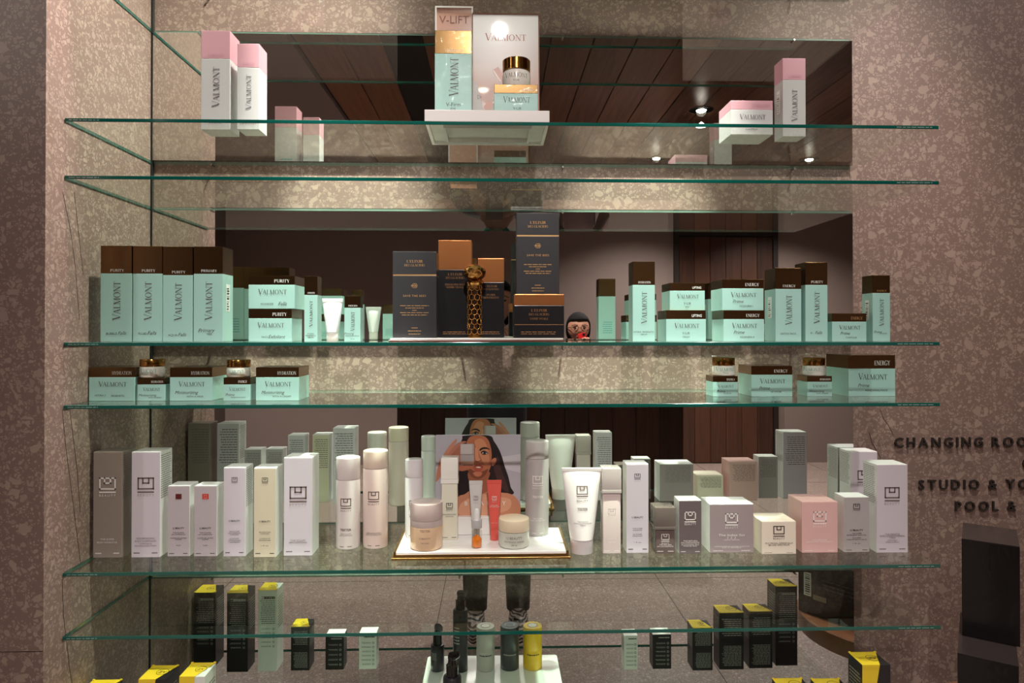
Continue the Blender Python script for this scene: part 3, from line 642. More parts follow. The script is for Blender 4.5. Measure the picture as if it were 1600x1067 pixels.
# gold honeycomb applicator
gx = hit_y(741.5, 500, -D + .06)[0]; gy = -D + .066
ga = thing('honeycomb_applicator', 'gold honeycomb lattice applicator with a faceted knob on the tray', 'bottle', (gx, gy, ZT + .0002))
zk = hit_y(741, 441, gy)[1] - ZT; ztop = hit_y(741, 411, gy)[1] - ZT
Rg = .0128
lathe('inner_vial', [(Rg * .72, .001), (Rg * .78, .003), (Rg * .78, zk - .004)], mat('dark_vial', (40, 22, 14), .15, 0, .5), ga, 24)
bm = bmesh.new(); NH = 8; a_h = 2 * PI * Rg / NH / math.sqrt(3); rows = int((zk - .016) / (1.5 * a_h))
def cylp(u, z): th = u / Rg; return (Rg * math.sin(th), -Rg * math.cos(th), z)
done = set()
for r_ in range(rows + 1):
    for c in range(NH):
        u0 = (c + .5 * (r_ % 2)) * a_h * math.sqrt(3); z0 = .006 + a_h + r_ * 1.5 * a_h
        P = [(u0 + a_h * math.sin(k * PI / 3), z0 + a_h * math.cos(k * PI / 3)) for k in range(6)]
        for k in range(6):
            p, q = P[k], P[(k + 1) % 6]
            key = (round((p[0] + q[0]) / 2 / Rg % (2 * PI), 2), round((p[1] + q[1]) / 2, 4))
            if key in done: continue
            done.add(key); loop_tube(bm, [cylp(*p), cylp(*q)], .00075, 5)
link('honeycomb_lattice', to_mesh(bm, 'honeycomb_lattice', True), GOLD, ga)
lathe('foot_ring', [(Rg * .95, 0), (Rg * 1.02, .001), (Rg * 1.02, .005), (Rg * .95, .006), (Rg * .8, .006)], GOLD, ga, 24)
lathe('collar', [(Rg * .9, zk - .013), (Rg * 1.02, zk - .012), (Rg * .98, zk - .006), (Rg * 1.25, zk - .002), (Rg * 1.1, zk)], GOLD, ga, 24)
bm = bmesh.new(); bmesh.ops.create_icosphere(bm, subdivisions=1, radius=1.0)
bmesh.ops.bevel(bm, geom=bm.verts[:], offset=33.3, offset_type='PERCENT', affect='VERTICES')
fs = bm.faces[:]; bmesh.ops.inset_individual(bm, faces=fs, thickness=.05, depth=.0)
ks = bmesh.ops.poke(bm, faces=fs)
for v in ks['verts']: v.co *= 1.07
rk = (ztop - zk) / 2 + .001
for v in bm.verts: v.co = Vector((v.co.x * rk * 1.32, v.co.y * rk * 1.32, zk + rk * .92 + v.co.z * rk * .98))
link('faceted_knob', to_mesh(bm, 'faceted_knob'), GOLD, ga)

# ------------------------------------------------------------------ white display tray with lifting products, shelf 1
y1 = -D + .012
xa = hit_y(663.2, 180, y1)[0]; xb = hit_y(858.7, 180, y1)[0]; W1 = xb - xa; cx1 = (xa + xb) / 2; dp = .15
zh = hit_y(760, 172, y1)[1] - SZ[1]
WHT = mat('display_white', (226, 218, 216), .25, 0, .6)
st = thing('display_stand', 'white moulded display tray holding the lifting products', 'tray', (cx1, y1 + dp / 2, SZ[1] + .0002))
h2 = zh - .004
box('plate', -W1 / 2 + .004, W1 / 2 - .004, -dp / 2 + .004, dp / 2 - .004, h2 * .45, h2 * .6, WHT, st)
for (a, b, c, d_) in ((-W1 / 2, W1 / 2, -dp / 2, -dp / 2 + .006), (-W1 / 2, W1 / 2, dp / 2 - .006, dp / 2), (-W1 / 2, -W1 / 2 + .006, -dp / 2 + .006, dp / 2 - .006), (W1 / 2 - .006, W1 / 2, -dp / 2 + .006, dp / 2 - .006)):
    box('rim', a, b, c, d_, .003, zh, WHT, st, .0012, 2)
for (a, b, c, d_) in ((-W1 * .36, W1 * .36, -.048, -.044), (-W1 * .36, W1 * .36, .044, .048), (-W1 * .36, -W1 * .36 + .004, -.044, .044), (W1 * .36 - .004, W1 * .36, -.044, .044)):
    box('foot_rail', a, b, c, d_, 0, h2 * .45, WHT, st)
box('base_lip', -W1 / 2 + .004, W1 / 2 - .004, -dp / 2 + .002, -dp / 2 + .006, .0, .004, WHT, st)
ZD = SZ[1] + .0002 + h2 * .6
root, _ = mint_carton('upright mint carton with bronze top on the white display tray', 1, 679.4, 737, 47.8, 84, 185, .05, 'FIRMNESS', [('V-Firm', 0, .255, .0068, 0), ('EYE', 0, .19, .0042, 0)], True, 'lifting products on the white display tray', bz=.66, Y=y1 + .03, zb=ZD)
_, tl = mint_carton('low mint carton under the large jar on the white display tray', 1, 772, 840, 132, 146, 183, .066, 'LIFTING', [('V-Lift', .03, .46, .0048, 0), ('CREAM', 0, .2, .003, 0)], False, 'lifting products on the white display tray', bz=.76, Y=y1 + .022, zb=ZD)
yj = tl[1] - .004; a = hit_y(785, 100, yj)[0]; b = hit_y(829, 100, yj)[0]
zt = hit_y(807, 88.8, yj - .02)[1]; zc = hit_y(807, 107.8, yj - .02)[1]
jar('large gold-lidded cream-white jar on the white display tray', (a + b) / 2, yj, tl[2], (b - a) / 2, zt - tl[2], zt - zc, JGOLD, JWHITE, 'VALMONT', 'V-Lift', None, -.05, I_BROWN)
# pink acrylic name plate
yp = y1 + .092
a, zt = hit_y(680, 10.3, yp); b = hit_y(739.3, 30, yp)[0]; z2 = ZD; hh = zt - z2
vp = thing('name_plate', 'white framed pale pink name plate standing behind the mint carton', 'sign', ((a + b) / 2, yp, ZD))
wv = b - a
box('plate_face', -wv / 2 + .003, wv / 2 - .003, -.001, .002, .002, hh - .003, mat('pale_pink_gloss', (206, 158, 142), .2, 0, .7), vp)
for (p, q, r_, s) in ((-wv / 2, wv / 2, hh - .003, hh), (-wv / 2, wv / 2, 0, .003), (-wv / 2, -wv / 2 + .003, .003, hh - .003), (wv / 2 - .003, wv / 2, .003, hh - .003)):
    box('frame', p, q, -.003, .003, r_, s, WHT, vp)
pr = Print(); pr.text('V-LIFT', 0, hh - .024, .0150, wv * .78); pr.build('lettering', mat('ink_rosegold', (140, 92, 82), .4), vp, -.0013)
# pink advertising card with rose-gold still life
yc = y1 + .086
a, zt = hit_y(738, 21.5, yc); b, _z = hit_y(842, 100, yc); hh = zt - ZD; wv = b - a
cd = thing('advertising_card', 'pale pink advertising card with copper lettering behind the large jar', 'card', ((a + b) / 2, yc, ZD))
m, nt, bs, o_ = nodes('pink_print'); N = nt.nodes.new
tcd = N('ShaderNodeTexCoord'); sp = N('ShaderNodeSeparateXYZ'); cr = N('ShaderNodeValToRGB'); mr = N('ShaderNodeMapRange')
nt.links.new(tcd.outputs['Object'], sp.inputs[0]); nt.links.new(sp.outputs['Z'], mr.inputs[0]); mr.inputs[2].default_value = hh; nt.links.new(mr.outputs[0], cr.inputs[0])
for p, c in ((0, (196, 184, 180)), (.35, (206, 196, 198)), (.6, (200, 182, 178)), (1, (182, 132, 116))):
    e = cr.color_ramp.elements[0] if p == 0 else (cr.color_ramp.elements[1] if p == 1 else cr.color_ramp.elements.new(p)); e.color = lin(c)
nt.links.new(cr.outputs[0], bs.inputs['Base Color']); bs.inputs['Roughness'].default_value = .25; bs.inputs['Coat Weight'].default_value = .7; bs.inputs['Coat Roughness'].default_value = .03
box('card', -wv / 2 + .0012, wv / 2 - .0012, -.0006, .0012, 0, hh - .0012, m, cd)
EB = mat('card_edge_brown', (112, 74, 56), .4, .5)
for (p, q, r_, s) in ((-wv / 2, wv / 2, hh - .0012, hh + .001), (-wv / 2 - .0008, -wv / 2 + .0012, 0, hh - .0012), (wv / 2 - .0012, wv / 2 + .0008, 0, hh - .0012)):
    box('edge', p, q, -.002, .002, r_, s, EB, cd)
pr = Print(); pr.serif('VALMONT', 0, hh - .044, .0115, wv * .62, 0, True); pr.build('lettering', mat('ink_copper', (184, 104, 78), .35), cd, -.0009)
def slab(pr, cx, cz, w_, h_, ang):
    c, s = math.cos(ang), math.sin(ang); pr.poly([(cx + c * x_ - s * z_, cz + s * x_ + c * z_) for x_, z_ in ((-w_, -h_), (w_, -h_), (w_, h_), (-w_, h_))])
pr = Print(); slab(pr, -wv * .10, hh * .49, .006, .012, .6); slab(pr, -wv * .12, hh * .29, .006, .009, -.7); slab(pr, -wv * .26, hh * .22, .0055, .008, -.6); slab(pr, wv * .1, hh * .56, .005, .005, .8)
pr.build('printed_rosegold_lids', mat('print_rosegold', (200, 140, 126), .3), cd, -.0009)
pr = Print(); slab(pr, -wv * .13, hh * .47, .0015, .012, .6); slab(pr, -wv * .145, hh * .27, .0014, .009, -.7); pr.build('printed_highlights', mat('print_pale', (240, 214, 206), .3), cd, -.0012)
pr = Print(); pr.poly([(-wv * .5, 0), (-wv * .28, 0), (-wv * .34, hh * .2), (-wv * .44, hh * .42), (-wv * .5, hh * .43)]); pr.build('printed_bottle', mat('print_grey', (178, 170, 168), .3), cd, -.0009)
pr = Print(); pr.ring(-wv * .40, hh * .29, .005, .0012, 3); pr.ring(-wv * .29, hh * .02, .005, .0012, 3); pr.ring(-wv * .27, hh * .05, .004, .001, 4)
pr.build('printed_gold_lines', I_BROWN, cd, -.0012)
# ------------------------------------------------------------------ lilac and taupe products, shelf 5
G5 = 'lilac, taupe and pale cartons on the product shelf'
def u_logo(pr, x, z, s):
    """square emblem with a notch and an underline, s = width; z = centre of the square"""
    t = s * .085; hw_, hh_ = s / 2, s * .37; n = s * .22; nz = hh_ * 2 * .52
    zt_, zb_ = z + hh_, z - hh_
    for q in ((x - hw_, zb_, x - hw_ + t, zt_), (x + hw_ - t, zb_, x + hw_, zt_), (x - hw_, zb_, x + hw_, zb_ + t), (x - hw_, zt_ - t, x + hw_, zt_),
              (x - n, zt_ - nz, x - n + t, zt_), (x + n - t, zt_ - nz, x + n, zt_), (x - n, zt_ - nz, x + n, zt_ - nz + t), (x - hw_, zb_ - s * .2, x + hw_, zb_ - s * .2 + t)):
        pr.rect(*q)
def beauty(label, x0, x1, yt, yb, t, body, ink, style, rows, zlogo=.70, slogo=.58, side=None, Y=None, edge=EDGEW, group=G5):
    cx, wd, Y, zb, h = spot_for(5, x0, x1, yt, yb, Y)
    Y = min(Y, -t - .002)
    root = thing('cosmetic_carton', label, 'box', (cx, Y + t / 2, zb + .0002), 0, group); f = -t / 2 - EPS
    o = box('carton', -wd / 2, wd / 2, -t / 2, t / 2, 0, h - .0012, body, root, .0006, 2)
    o.data.materials.append(edge)
    for p in o.data.polygons:
        if abs(p.normal.x) > .9 and edge is EDGEW: p.material_index = 1
    lid = box('lid_flap', -wd / 2 + .0002, wd / 2 - .0002, -t / 2 + .0002, t / 2 - .0002, h - .0012, h, edge, root, .0004)
    pr = Print()
    if style == 'big':
        u_logo(pr, 0, h * zlogo, wd * slogo); pr.build('emblem', ink, root, f)
        pr = Print(); pr.text('BEAUTY', 0, h * zlogo - wd * slogo * .72, .0042, wd * slogo, space=1.5); pr.build('brand_lettering', ink if ink is not I_BROWN else I_FADE, root, f)
    elif style in ('small', 'redsq', 'darksq'):
        if style == 'small': u_logo(pr, 0, h * .865 if zlogo == .70 else h * zlogo, wd * .27)
        else: pr.rect(-wd * .14, h * .81, wd * .14, h * .885)
        em = pr.build('emblem', {'small': I_BLACK, 'redsq': I_RED, 'darksq': I_MAROON}[style], root, f)
        if style == 'redsq': p2 = Print(); u_logo(p2, 0, h * .85, wd * .17); p2.build('emblem_mark', mat('ink_pale_red', (236, 150, 140), .5), em, f - EPS)
        pr = Print(); pr.text('U BEAUTY', 0, h * .40, .0032, wd * .52, bold=.02); pr.build('brand_lettering', I_BLACK, root, f)
    pr = Print()
    for (s, z, hh_) in rows: pr.text(s, 0, h * z, hh_, min(len(s) * hh_ * .85, wd * .8))
    pr.lines(-wd * .42, -wd * .2, h * .035, h * .05, 1, .7, 0); pr.lines(wd * .22, wd * .42, h * .035, h * .05, 1, .7, 0)
    pr.build('printed_text', I_BLACK if style != 'big' else ink, root, f)
    pr = Print(); pr.lines(-wd * .42, wd * .42, h * .5, h * .94, 14, .35); pr.build('fine_print', I_GREY, root, t / 2 + EPS, side='back')
    if side:
        pr = Print(); pr.lines(-t * .44, t * .44, h * .55, h * .97, 20, .3); pr.build('side_print', I_GREY, root, (wd / 2 + EPS) * (1 if side == 'right' else -1), side=side)
    return root
beauty('tall taupe carton touching the projecting stone wall', 145.6, 190.3, 706, 871.5, .046, TAUPE, mat('ink_pale', (222, 212, 208), .5), 'big', [('THE SUPER', .175, .0032), ('BODY HYDRATOR', .145, .0032)], .70, .58, 'right', edge=TAUPE)
beauty('tall lilac carton with striped print flank, beside the taupe carton', 205.5, 250, 706, 871, .046, LILAC, I_BROWN, 'big', [('RESURFACING', .18, .0034), ('BODY COMPOUND', .155, .0034), ('COMPOSE DE', .13, .0026), ('RESURFACAGE CORPS', .11, .0026)], .70, .58, 'right')
R_ = [('THE PLASMA', .335, .0024), ('LIP COMPOUND', .31, .0024), ('COMPOSE LEVRES', .26, .0024), ('PLASMA', .24, .0022), ('NUDE', .155, .0022)]
beauty('small lavender carton with a dark maroon square', 262, 296, 759, 869.4, .038, LAVG, I_BLACK, 'darksq', R_)
beauty('small lavender carton with a bright red square', 303.4, 338.6, 759, 869.4, .034, LAVG, I_BLACK, 'redsq', R_)
beauty('mid-height lilac carton with a small black emblem', 349.3, 383.4, 730.5, 869.4, .04, LILAC, I_BLACK, 'small', [('THE SCULPT', .28, .0022), ('ARM COMPOUND', .262, .0022), ('COMPOUND', .245, .0022), ('LE SCULPT', .2, .0022), ('COMPOSE BRAS', .18, .0022), ('+ RAFFERMIT', .16, .0022)], side='right')
beauty('mid-height beige carton with a small black emblem', 396.6, 431.2, 731, 870.7, .04, BEIGE, I_BLACK, 'small', [('RESURFACING', .28, .0022), ('COMPOUND', .262, .0022), ('COMPOSE DE', .21, .0022), ('RESURFACAGE', .19, .0022), ('1 fl oz', .13, .0022)])
beauty('tall lilac carton beside the pale cylinder bottles', 443.5, 488, 714.7, 868.3, .047, LILAC, I_BROWN, 'big', [('THE SCULPT', .155, .0032), ('ARM COMPOUND', .135, .0032)], .64, .60)
beauty('slim pale lilac carton beside the square pinkish bottle', 978.9, 1013.3, 724.9, 864, .038, LILAC, I_BLACK, 'small', [('THE SUPER', .275, .0024), ('HYDRATOR', .255, .0024), ('LE SUPER', .21, .0024), ('HYDRATANT', .19, .0024), ('1 fl oz', .12, .0022)])
beauty('dark taupe narrow carton beside the small dark bottle', 1061, 1096, 781.8, 865.3, .036, DTAUPE, mat('ink_pale', (222, 212, 208)), 'big', [('THE RETURN', .24, .0030), ('EYE CONCENTRATE', .205, .0030), ('LE CONCENTRE YEUX', .17, .0022), ('POUR LES YEUX', .145, .0022)], .71, .50)
beauty('wide mauve carton between the dark narrow and low cream cartons', 1109, 1177.3, 787.5, 863.6, .055, MAUVE, MATS['ink_pale'], 'big', [('The Index Set', .365, .0044), ('1 2 3', .31, .0036), ('LIMITED EDITION', .265, .0022), ('COMPLETE EVERYDAY SKINCARE COLLECTION', .13, .0022), ('A SET OF TREATMENTS', .105, .0022)], .71, .29)
r = beauty('low cream carton, shortest of the row', 1190.4, 1243.7, 814.5, 865.7, .058, CREAM, mat('ink_umber', (76, 58, 54), .5), 'big', [('MULTIMODAL DEFENSE BALM', .33, .0032), ('BROAD SPECTRUM', .275, .0032)], .73, .33, edge=CREAM)
beauty('rose pink carton beside the low cream carton', 1252.9, 1308.8, 784, 863.6, .06, ROSE, mat('ink_pale_rose', (240, 220, 218), .5), 'big', [('THE BARRIER', .25, .003), ('BIOACTIVE TREATMENT', .215, .003)], .71, .37, edge=ROSE)
beauty('grey narrow carton between the rose and the tall lilac carton', 1319, 1358, 776.5, 862.8, .036, GREYC, I_BLACK, 'small', [('THE SUPER', .34, .0024), ('INTENSIVE FACE OIL', .31, .0024), ('LE SUPER', .26, .0024), ('HUILE INTENSIVE VISAGE', .23, .0022), ('1 fl oz', .16, .0022)], .83)
beauty('tall lilac carton at the shelf end by the lettered wall', 1369.7, 1418.3, 725.8, 863.6, .046, LILAC, I_BROWN, 'big', [('THE MANTLE', .21, .0032), ('SKIN CONDITIONING', .19, .0032), ('WASH', .17, .0032), ('NETTOYANT', .14, .0024), ('POUR LA PEAU', .12, .0024)], .68, .48, 'left')
beauty('tall lilac carton standing against the wall behind the shelf-end carton', 1329, 1371, 705.6, 809, .046, LILAC, I_BROWN, 'big', [('THE MANTLE', .21, .0032), ('SKIN CONDITIONING', .19, .0032), ('WASH', .17, .0032)], .68, .48, 'left', Y=-.05)

# cylinder bottles
def airless(label, x0, x1, ytop, yseam, ybase, body, capm, zb=None, rows=(), ink=I_BROWN, logo=0, Y=None, group='tall cylinder bottles', cap_shrink=0):
    zb = SZ[5] if zb is None else zb
    yc = (hit_z((x0 + x1) / 2, ybase, zb)[1] + .02) if Y is None else Y
    a = hit_y(x0, 790, yc)[0]; b = hit_y(x1, 790, yc)[0]; r = (b - a) / 2
    h = hit_y((x0 + x1) / 2, ytop, yc)[1] - zb; hs = hit_y((x0 + x1) / 2, yseam, yc - r)[1] - zb
    root = thing('airless_bottle', label, 'bottle', ((a + b) / 2, yc, zb + .0002), 0, group)
    lathe('bottle_body', [(r * .92, 0), (r * .985, .0012), (r, .004), (r, hs - .0012), (r * .985, hs)], body, root, 40)
    rc = r * (1 - cap_shrink)
    lathe('cap', [(rc * .985, hs + .0006), (rc, hs + .0014), (rc, h - .003), (rc * .975, h - .0008), (rc * .9, h)], capm, root, 40)
    def wrap(pr, nm):
        V = [(r * 1.008 * math.sin(p / r), -r * 1.008 * math.cos(p / r), q) for p, q in pr.V]
        me = bpy.data.meshes.new(nm); me.from_pydata(V, [], pr.F); me.update(); link(nm, me, ink, root)
    if logo: pr = Print(.0015); u_logo(pr, 0, h * logo, r * .9); pr.text('BEAUTY', 0, h * logo - r * .68, r * .16, r * .9, space=1.4); wrap(pr, 'emblem')
    for (s, z, hh_) in [q for q in rows if q[0] == 'TESTER']: pr = Print(); pr.text(s, 0, h * z, hh_, min(len(s) * hh_ * .85, r * 1.5), bold=.03); wrap(pr, 'tester_sticker')
    pr = Print()
    for (s, z, hh_) in [q for q in rows if q[0] != 'TESTER']: pr.text(s, 0, h * z, hh_, min(len(s) * hh_ * .85, r * 1.5))
    wrap(pr, 'printed_text')
    pr = Print(.002); pr.lines(-r * .5, -r * .15, h * .03, h * .042, 1, .7, 0); pr.lines(r * .15, r * .5, h * .03, h * .042, 1, .7, 0); wrap(pr, 'volume_print')
    return root, r, h
PB1 = mat('pale_pink_plastic', (222, 208, 206), .3, 0, .5); PB2 = mat('blush_plastic', (222, 196, 190), .3, 0, .5); PC2 = mat('peach_cap', (232, 208, 192), .3, 0, .5)
PW = mat('lilac_white_plastic', (228, 220, 224), .3, 0, .5); PG = mat('frosted_grey_plastic', (176, 166, 166), .35, 0, .4)
airless('pale pink cylinder bottle beside the tall lilac carton', 525.2, 562.7, 713.5, 751.4, 859, PB1, PB1, None, [('TESTER', .22, .0042), ('THE SCULPT', .175, .0024), ('ARM COMPOUND', .158, .0024)], I_BROWN, .52)
airless('taller blush cylinder bottle with a peach cap', 567.5, 606.2, 703, 733.7, 857.7, PB2, PC2, None, [('RESURFACING', .165, .0028), ('BODY COMPOUND', .148, .0028)], I_BROWN, .55)
# gold-edged tray
zt5 = SZ[5] + .014
xa, ya = hit_z(614.5, 866, zt5 - .002); xb, yb_ = hit_z(888, 862, zt5 - .002); yb2 = hit_z(750, 825, zt5)[1]
ya = (ya + yb_) / 2; W5 = xb - xa; D5 = yb2 - ya
t5 = thing('display_tray', 'white slab tray with gold edges carrying testers', 'tray', ((xa + xb) / 2, (ya + yb2) / 2, SZ[5] + .0002))
box('slab', -W5 / 2 + .004, W5 / 2 - .004, -D5 / 2 + .0012, D5 / 2 - .0012, .004, .0138, mat('slab_white', (240, 236, 234), .2, 0, .6), t5, .0008)
box('gold_base', -W5 / 2 - .004, W5 / 2 + .004, -D5 / 2 - .0005, D5 / 2 + .0005, 0, .004, mat('brass', (196, 150, 90), .25, 1), t5, .0005)
box('gold_edge', -W5 / 2 + .003, W5 / 2 - .003, -D5 / 2, -D5 / 2 + .0012, .004, .0095, MATS['brass'], t5)
for s in (-1, 1): box('gold_edge', s * W5 / 2 - (.004 if s > 0 else 0), s * W5 / 2 + (.004 if s < 0 else 0), -D5 / 2 + .0012, D5 / 2, .004, .0145, MATS['brass'], t5)
ZS = SZ[5] + .0141
airless('slim white cylinder bottle at the tray corner', 633, 661, 717, 747.6, 842.5, PW, PW, ZS, [('THE RENEW', .3, .0024), ('BARRIER', .28, .0024)], I_BROWN, .45)
airless('frosted grey cylinder tester bottle on the tray beside the portrait card', 820.8, 857.5, 688, 718.5, 838, PG, mat('frosted_cap', (196, 186, 184), .3, 0, .4), ZS, [('TESTER', .42, .0042), ('THE SUPER', .19, .0026), ('BODY HYDRATOR', .17, .0026)], MATS['ink_pale'], .60)
# peach jar
def cup(label, x0, x1, ytop, y1_, y2_, ybase, zb, mats, rows, ink, name='cosmetic_jar'):
    yc = hit_z((x0 + x1) / 2, ybase, zb)[1] + .024
    a = hit_y(x0, 830, yc)[0]; b = hit_y(x1, 830, yc)[0]; r = (b - a) / 2; m_ = (x0 + x1) / 2
    h = hit_y(m_, ytop, yc)[1] - zb; h1 = hit_y(m_, y1_, yc - r)[1] - zb; h2_ = hit_y(m_, y2_, yc - r)[1] - zb
    root = thing(name, label, 'jar', ((a + b) / 2, yc, zb + .0002), 0, 'jars on the gold-edged tray')
    lathe('jar_body', [(r * .9, 0), (r * .97, .0015), (r, .006), (r, h2_ - .0006)], mats[0], root, 44)
    if h1 > h2_ + .001: lathe('ring', [(r * .985, h2_ - .0004), (r * .99, h2_), (r * .99, h1 - .0004)], mats[1], root, 44)
    lathe('lid', [(r * .99, h1), (r, h1 + .001), (r, h - .003), (r * .97, h - .0008), (r * .9, h)], mats[2], root, 44)
    curved_text(root, [(s, z * h, hh_, 'text') for s, z, hh_ in rows], r * 1.004, ink)
    return root
cup('peach and mauve tester jar on the tray', 641, 691.6, 783, 816, 826, 861, ZS, [mat('peach_glass', (232, 194, 160), .2, 0, .7), mat('mauve_ring', (206, 186, 182), .3, 0, .4), mat('mauve_cap', (204, 182, 178), .3, 0, .5)], [('TESTER', .44, .0042), ('U BEAUTY', .28, .0032), ('THE SUPER', .18, .0022)], I_BROWN)
cup('low frosted jar with a cream lid on the tray', 779, 827, 808.3, 833.6, 833.8, 858, ZS, [mat('frosted_glass', (206, 204, 192), .25, 0, .6), None, mat('cream_lid', (230, 208, 180), .35, 0, .4)], [('U BEAUTY', .40, .0046), ('MULTIMODAL DEFENSE', .26, .0026), ('SPF 36', .15, .0028)], I_BROWN)
# square pump bottles
def square_bottle(label, x0, x1, ytop, ycap, ycol, ybase, zb, body, capm, ink, rows, logo, tint=None):
    yc = hit_z((x0 + x1) / 2, ybase, zb)[1]; m_ = (x0 + x1) / 2
    a = hit_y(x0, 790, yc)[0]; b = hit_y(x1, 790, yc)[0]; wd = b - a
    zf = lambda p: hit_y(m_, p, yc)[1] - zb
    h, h1, h2_ = zf(ytop), zf(ycap), zf(ycol); root = thing('square_bottle', label, 'bottle', ((a + b) / 2, yc + wd / 2, zb + .0002), 0, 'square pump bottles')
    wb_ = wd * .92
    rbox('bottle_body', wb_, wb_, 0, h2_ - .0004, .0022, body, root)
    rbox('collar', wd, wd, h2_, h1 - .0003, .0018, tint or capm, root, .0004)
    rbox('cap', wd * .985, wd * .985, h1, h, .0022, capm, root, .002)
    pr = Print(); u_logo(pr, 0, h * logo, wd * .38); pr.text('BEAUTY', 0, h * logo - wd * .29, wd * .07, wd * .36, space=1.2); pr.build('emblem', ink, root, -wb_ / 2 - EPS)
    pr = Print()
    for (s, z, hh_) in rows: pr.text(s, 0, h * z, hh_, min(len(s) * hh_ * .85, wd * .75))
    pr.lines(-wd * .38, -wd * .1, .0035, .0052, 1, .7, 0); pr.lines(wd * .12, wd * .38, .0035, .0052, 1, .7, 0); pr.build('printed_text', ink, root, -wb_ / 2 - EPS)
    return root
CB = mat('cream_plastic', (226, 220, 202), .25, 0, .6); CC = mat('ivory_cap', (236, 230, 222), .3, 0, .5)
square_bottle('ivory square bottle on the tray beside the portrait card', 688.5, 716, 716, 749, 755.7, 843.8, ZS, CB, CC, I_BLACK, [('RESURFACING', .31, .0026), ('COMPOUND', .285, .0022)], .42)
square_bottle('pinkish grey square bottle beside the upside-down white tube', 941, 971.5, 732, 765.3, 771, 864.8, SZ[5], mat('pink_grey_gloss', (206, 186, 184), .2, 0, .7), mat('pink_silver_cap', (206, 190, 188), .22, .35, .5), MATS['ink_pale'], [('HYDRATOR', .17, .0024), ('TESTER', .13, .003)], .49)
square_bottle('small dark taupe square bottle beside the dark narrow carton', 1023, 1056.5, 793, 822.8, 828, 865.5, SZ[5], mat('dark_taupe_gloss', (96, 80, 78), .2, 0, .7), mat('dark_taupe_cap', (104, 90, 86), .25, .2, .5), MATS['ink_pale'], [('THE RETURN', .19, .0026), ('EYE CONCENTRATE', .155, .0024)], .36)
# tubes
def tube_print(t_, h, zc, rc, items, ink, lean, name='printed_text'):
    pr = Print(.0012)
    for it in items:
        if it[0] == 'logo': u_logo(pr, 0, it[1] * h, it[2])
        else: pr.text(it[0], 0, it[1] * h, it[2], it[3] if len(it) > 3 else None, bold=.02 if it[0] == 'TESTER' else 0)
    me = bpy.data.meshes.new(name)
    V = []
    for a, z in pr.V:
        u = min(1, max(0, (z - zc) / (h - .006 - zc))); wt = lean
        hwx = rc * 1.02 + (wt / 2 - rc * 1.02) * (u ** .9); hd = rc * 1.02 * (1 - u) ** .75 + .0012
        V.append((a, -hd * math.sqrt(max(0, 1 - (a / hwx) ** 2)) - .0008, z))
    me.from_pydata(V, [], pr.F); me.update(); return link(name, me, ink, t_)
t_, rc, zc, h = tube('large pearly white tube standing on its cap beside the tray', 5, 878.4, 939.6, 731, 891, 926.5, 840, 865, mat('pearl_white', (236, 226, 226), .28, 0, .5), mat('pale_lilac_cap', (226, 214, 216), .3, 0, .5), crimp=.006)
wt = hit_y(939.6, 731, t_.location.y)[0] - hit_y(878.4, 731, t_.location.y)[0]
tube_print(t_, h, zc, rc, [('logo', .745, .0205), ('BEAUTY', .625, .0036, .021), ('TESTER', .53, .0046, .019), ('THE MANTLE', .385, .0024), ('SKIN CONDITIONING', .365, .0024), ('WASH', .345, .0024)], I_BROWN, wt)
t_, rc, zc, h = tube('coral red small tube on the tray', 5, 760.6, 783, 750, 765.7, 778.9, 823.5, 846, mat('coral_plastic', (222, 92, 82), .3, 0, .5), mat('coral_plastic', (222, 92, 82)), zb=ZS, crimp=.007)
wt = hit_y(783, 750, t_.location.y)[0] - hit_y(760.6, 750, t_.location.y)[0]
tube_print(t_, h, zc, rc, [('logo', .71, .0085), ('BEAUTY', .645, .0016, .008), ('THE PLASMA', .585, .0018), ('LIP COMPOUND', .562, .0018), ('5 ml  .2 oz', .30, .002)], mat('ink_pale', (222, 212, 208)), wt)
t_, rc, zc, h = tube('pearly grey small tube on the tray behind the dropper bottle', 5, 732.8, 753.6, 751, 737.5, 749.5, 823, 843, mat('pearl_grey', (216, 212, 210), .25, .1, .5), mat('pearl_grey', (216, 212, 210)), zb=ZS, crimp=.007)
wt = hit_y(753.6, 751, t_.location.y)[0] - hit_y(732.8, 751, t_.location.y)[0]
tube_print(t_, h, zc, rc, [('logo', .71, .009), ('BEAUTY', .62, .0016, .009)], I_FADE, wt)
# dropper bottle
yd = hit_z(744.8, 857, ZS)[1] + .008; a = hit_y(736.6, 830, yd)[0]; b = hit_y(753, 830, yd)[0]; r = (b - a) / 2
zf = lambda p: hit_y(744.8, p, yd)[1] - ZS
dr = thing('dropper_bottle', 'small glass dropper bottle with orange serum on the tray', 'bottle', ((a + b) / 2, yd, ZS + .0002))
hc_, hb_, ht_ = zf(811), zf(824.3), zf(794.4)
lathe('glass_bottle', [(r * .9, 0), (r * .98, .001), (r, .003), (r, hb_ - .006), (r * .8, hb_ - .002), (r * .78, hb_)], FILM, dr, 32)
lathe('serum', [(r * .86, .0012), (r * .93, .0025), (r * .93, zf(842)), (r * .5, zf(837)), (r * .3, zf(836))], mat('orange_serum', (240, 126, 30), .15, 0, .5), dr, 32)
lathe('collar', [(r * .98, hb_), (r, hb_ + .0008), (r, hc_ - .0008), (r * .96, hc_), (r * .5, hc_)], mat('grey_collar', (198, 194, 196), .3, .2, .4), dr, 32)
lathe('bulb', [(r * .56, hc_), (r * .56, hc_ + .006), (r * .50, ht_ - .004), (r * .36, ht_ - .0012), (r * .12, ht_)], mat('bulb_white', (232, 228, 226), .4), dr, 24)
lathe('pipette', [(.0012, .006), (.0016, hb_)], FILM, dr, 10)
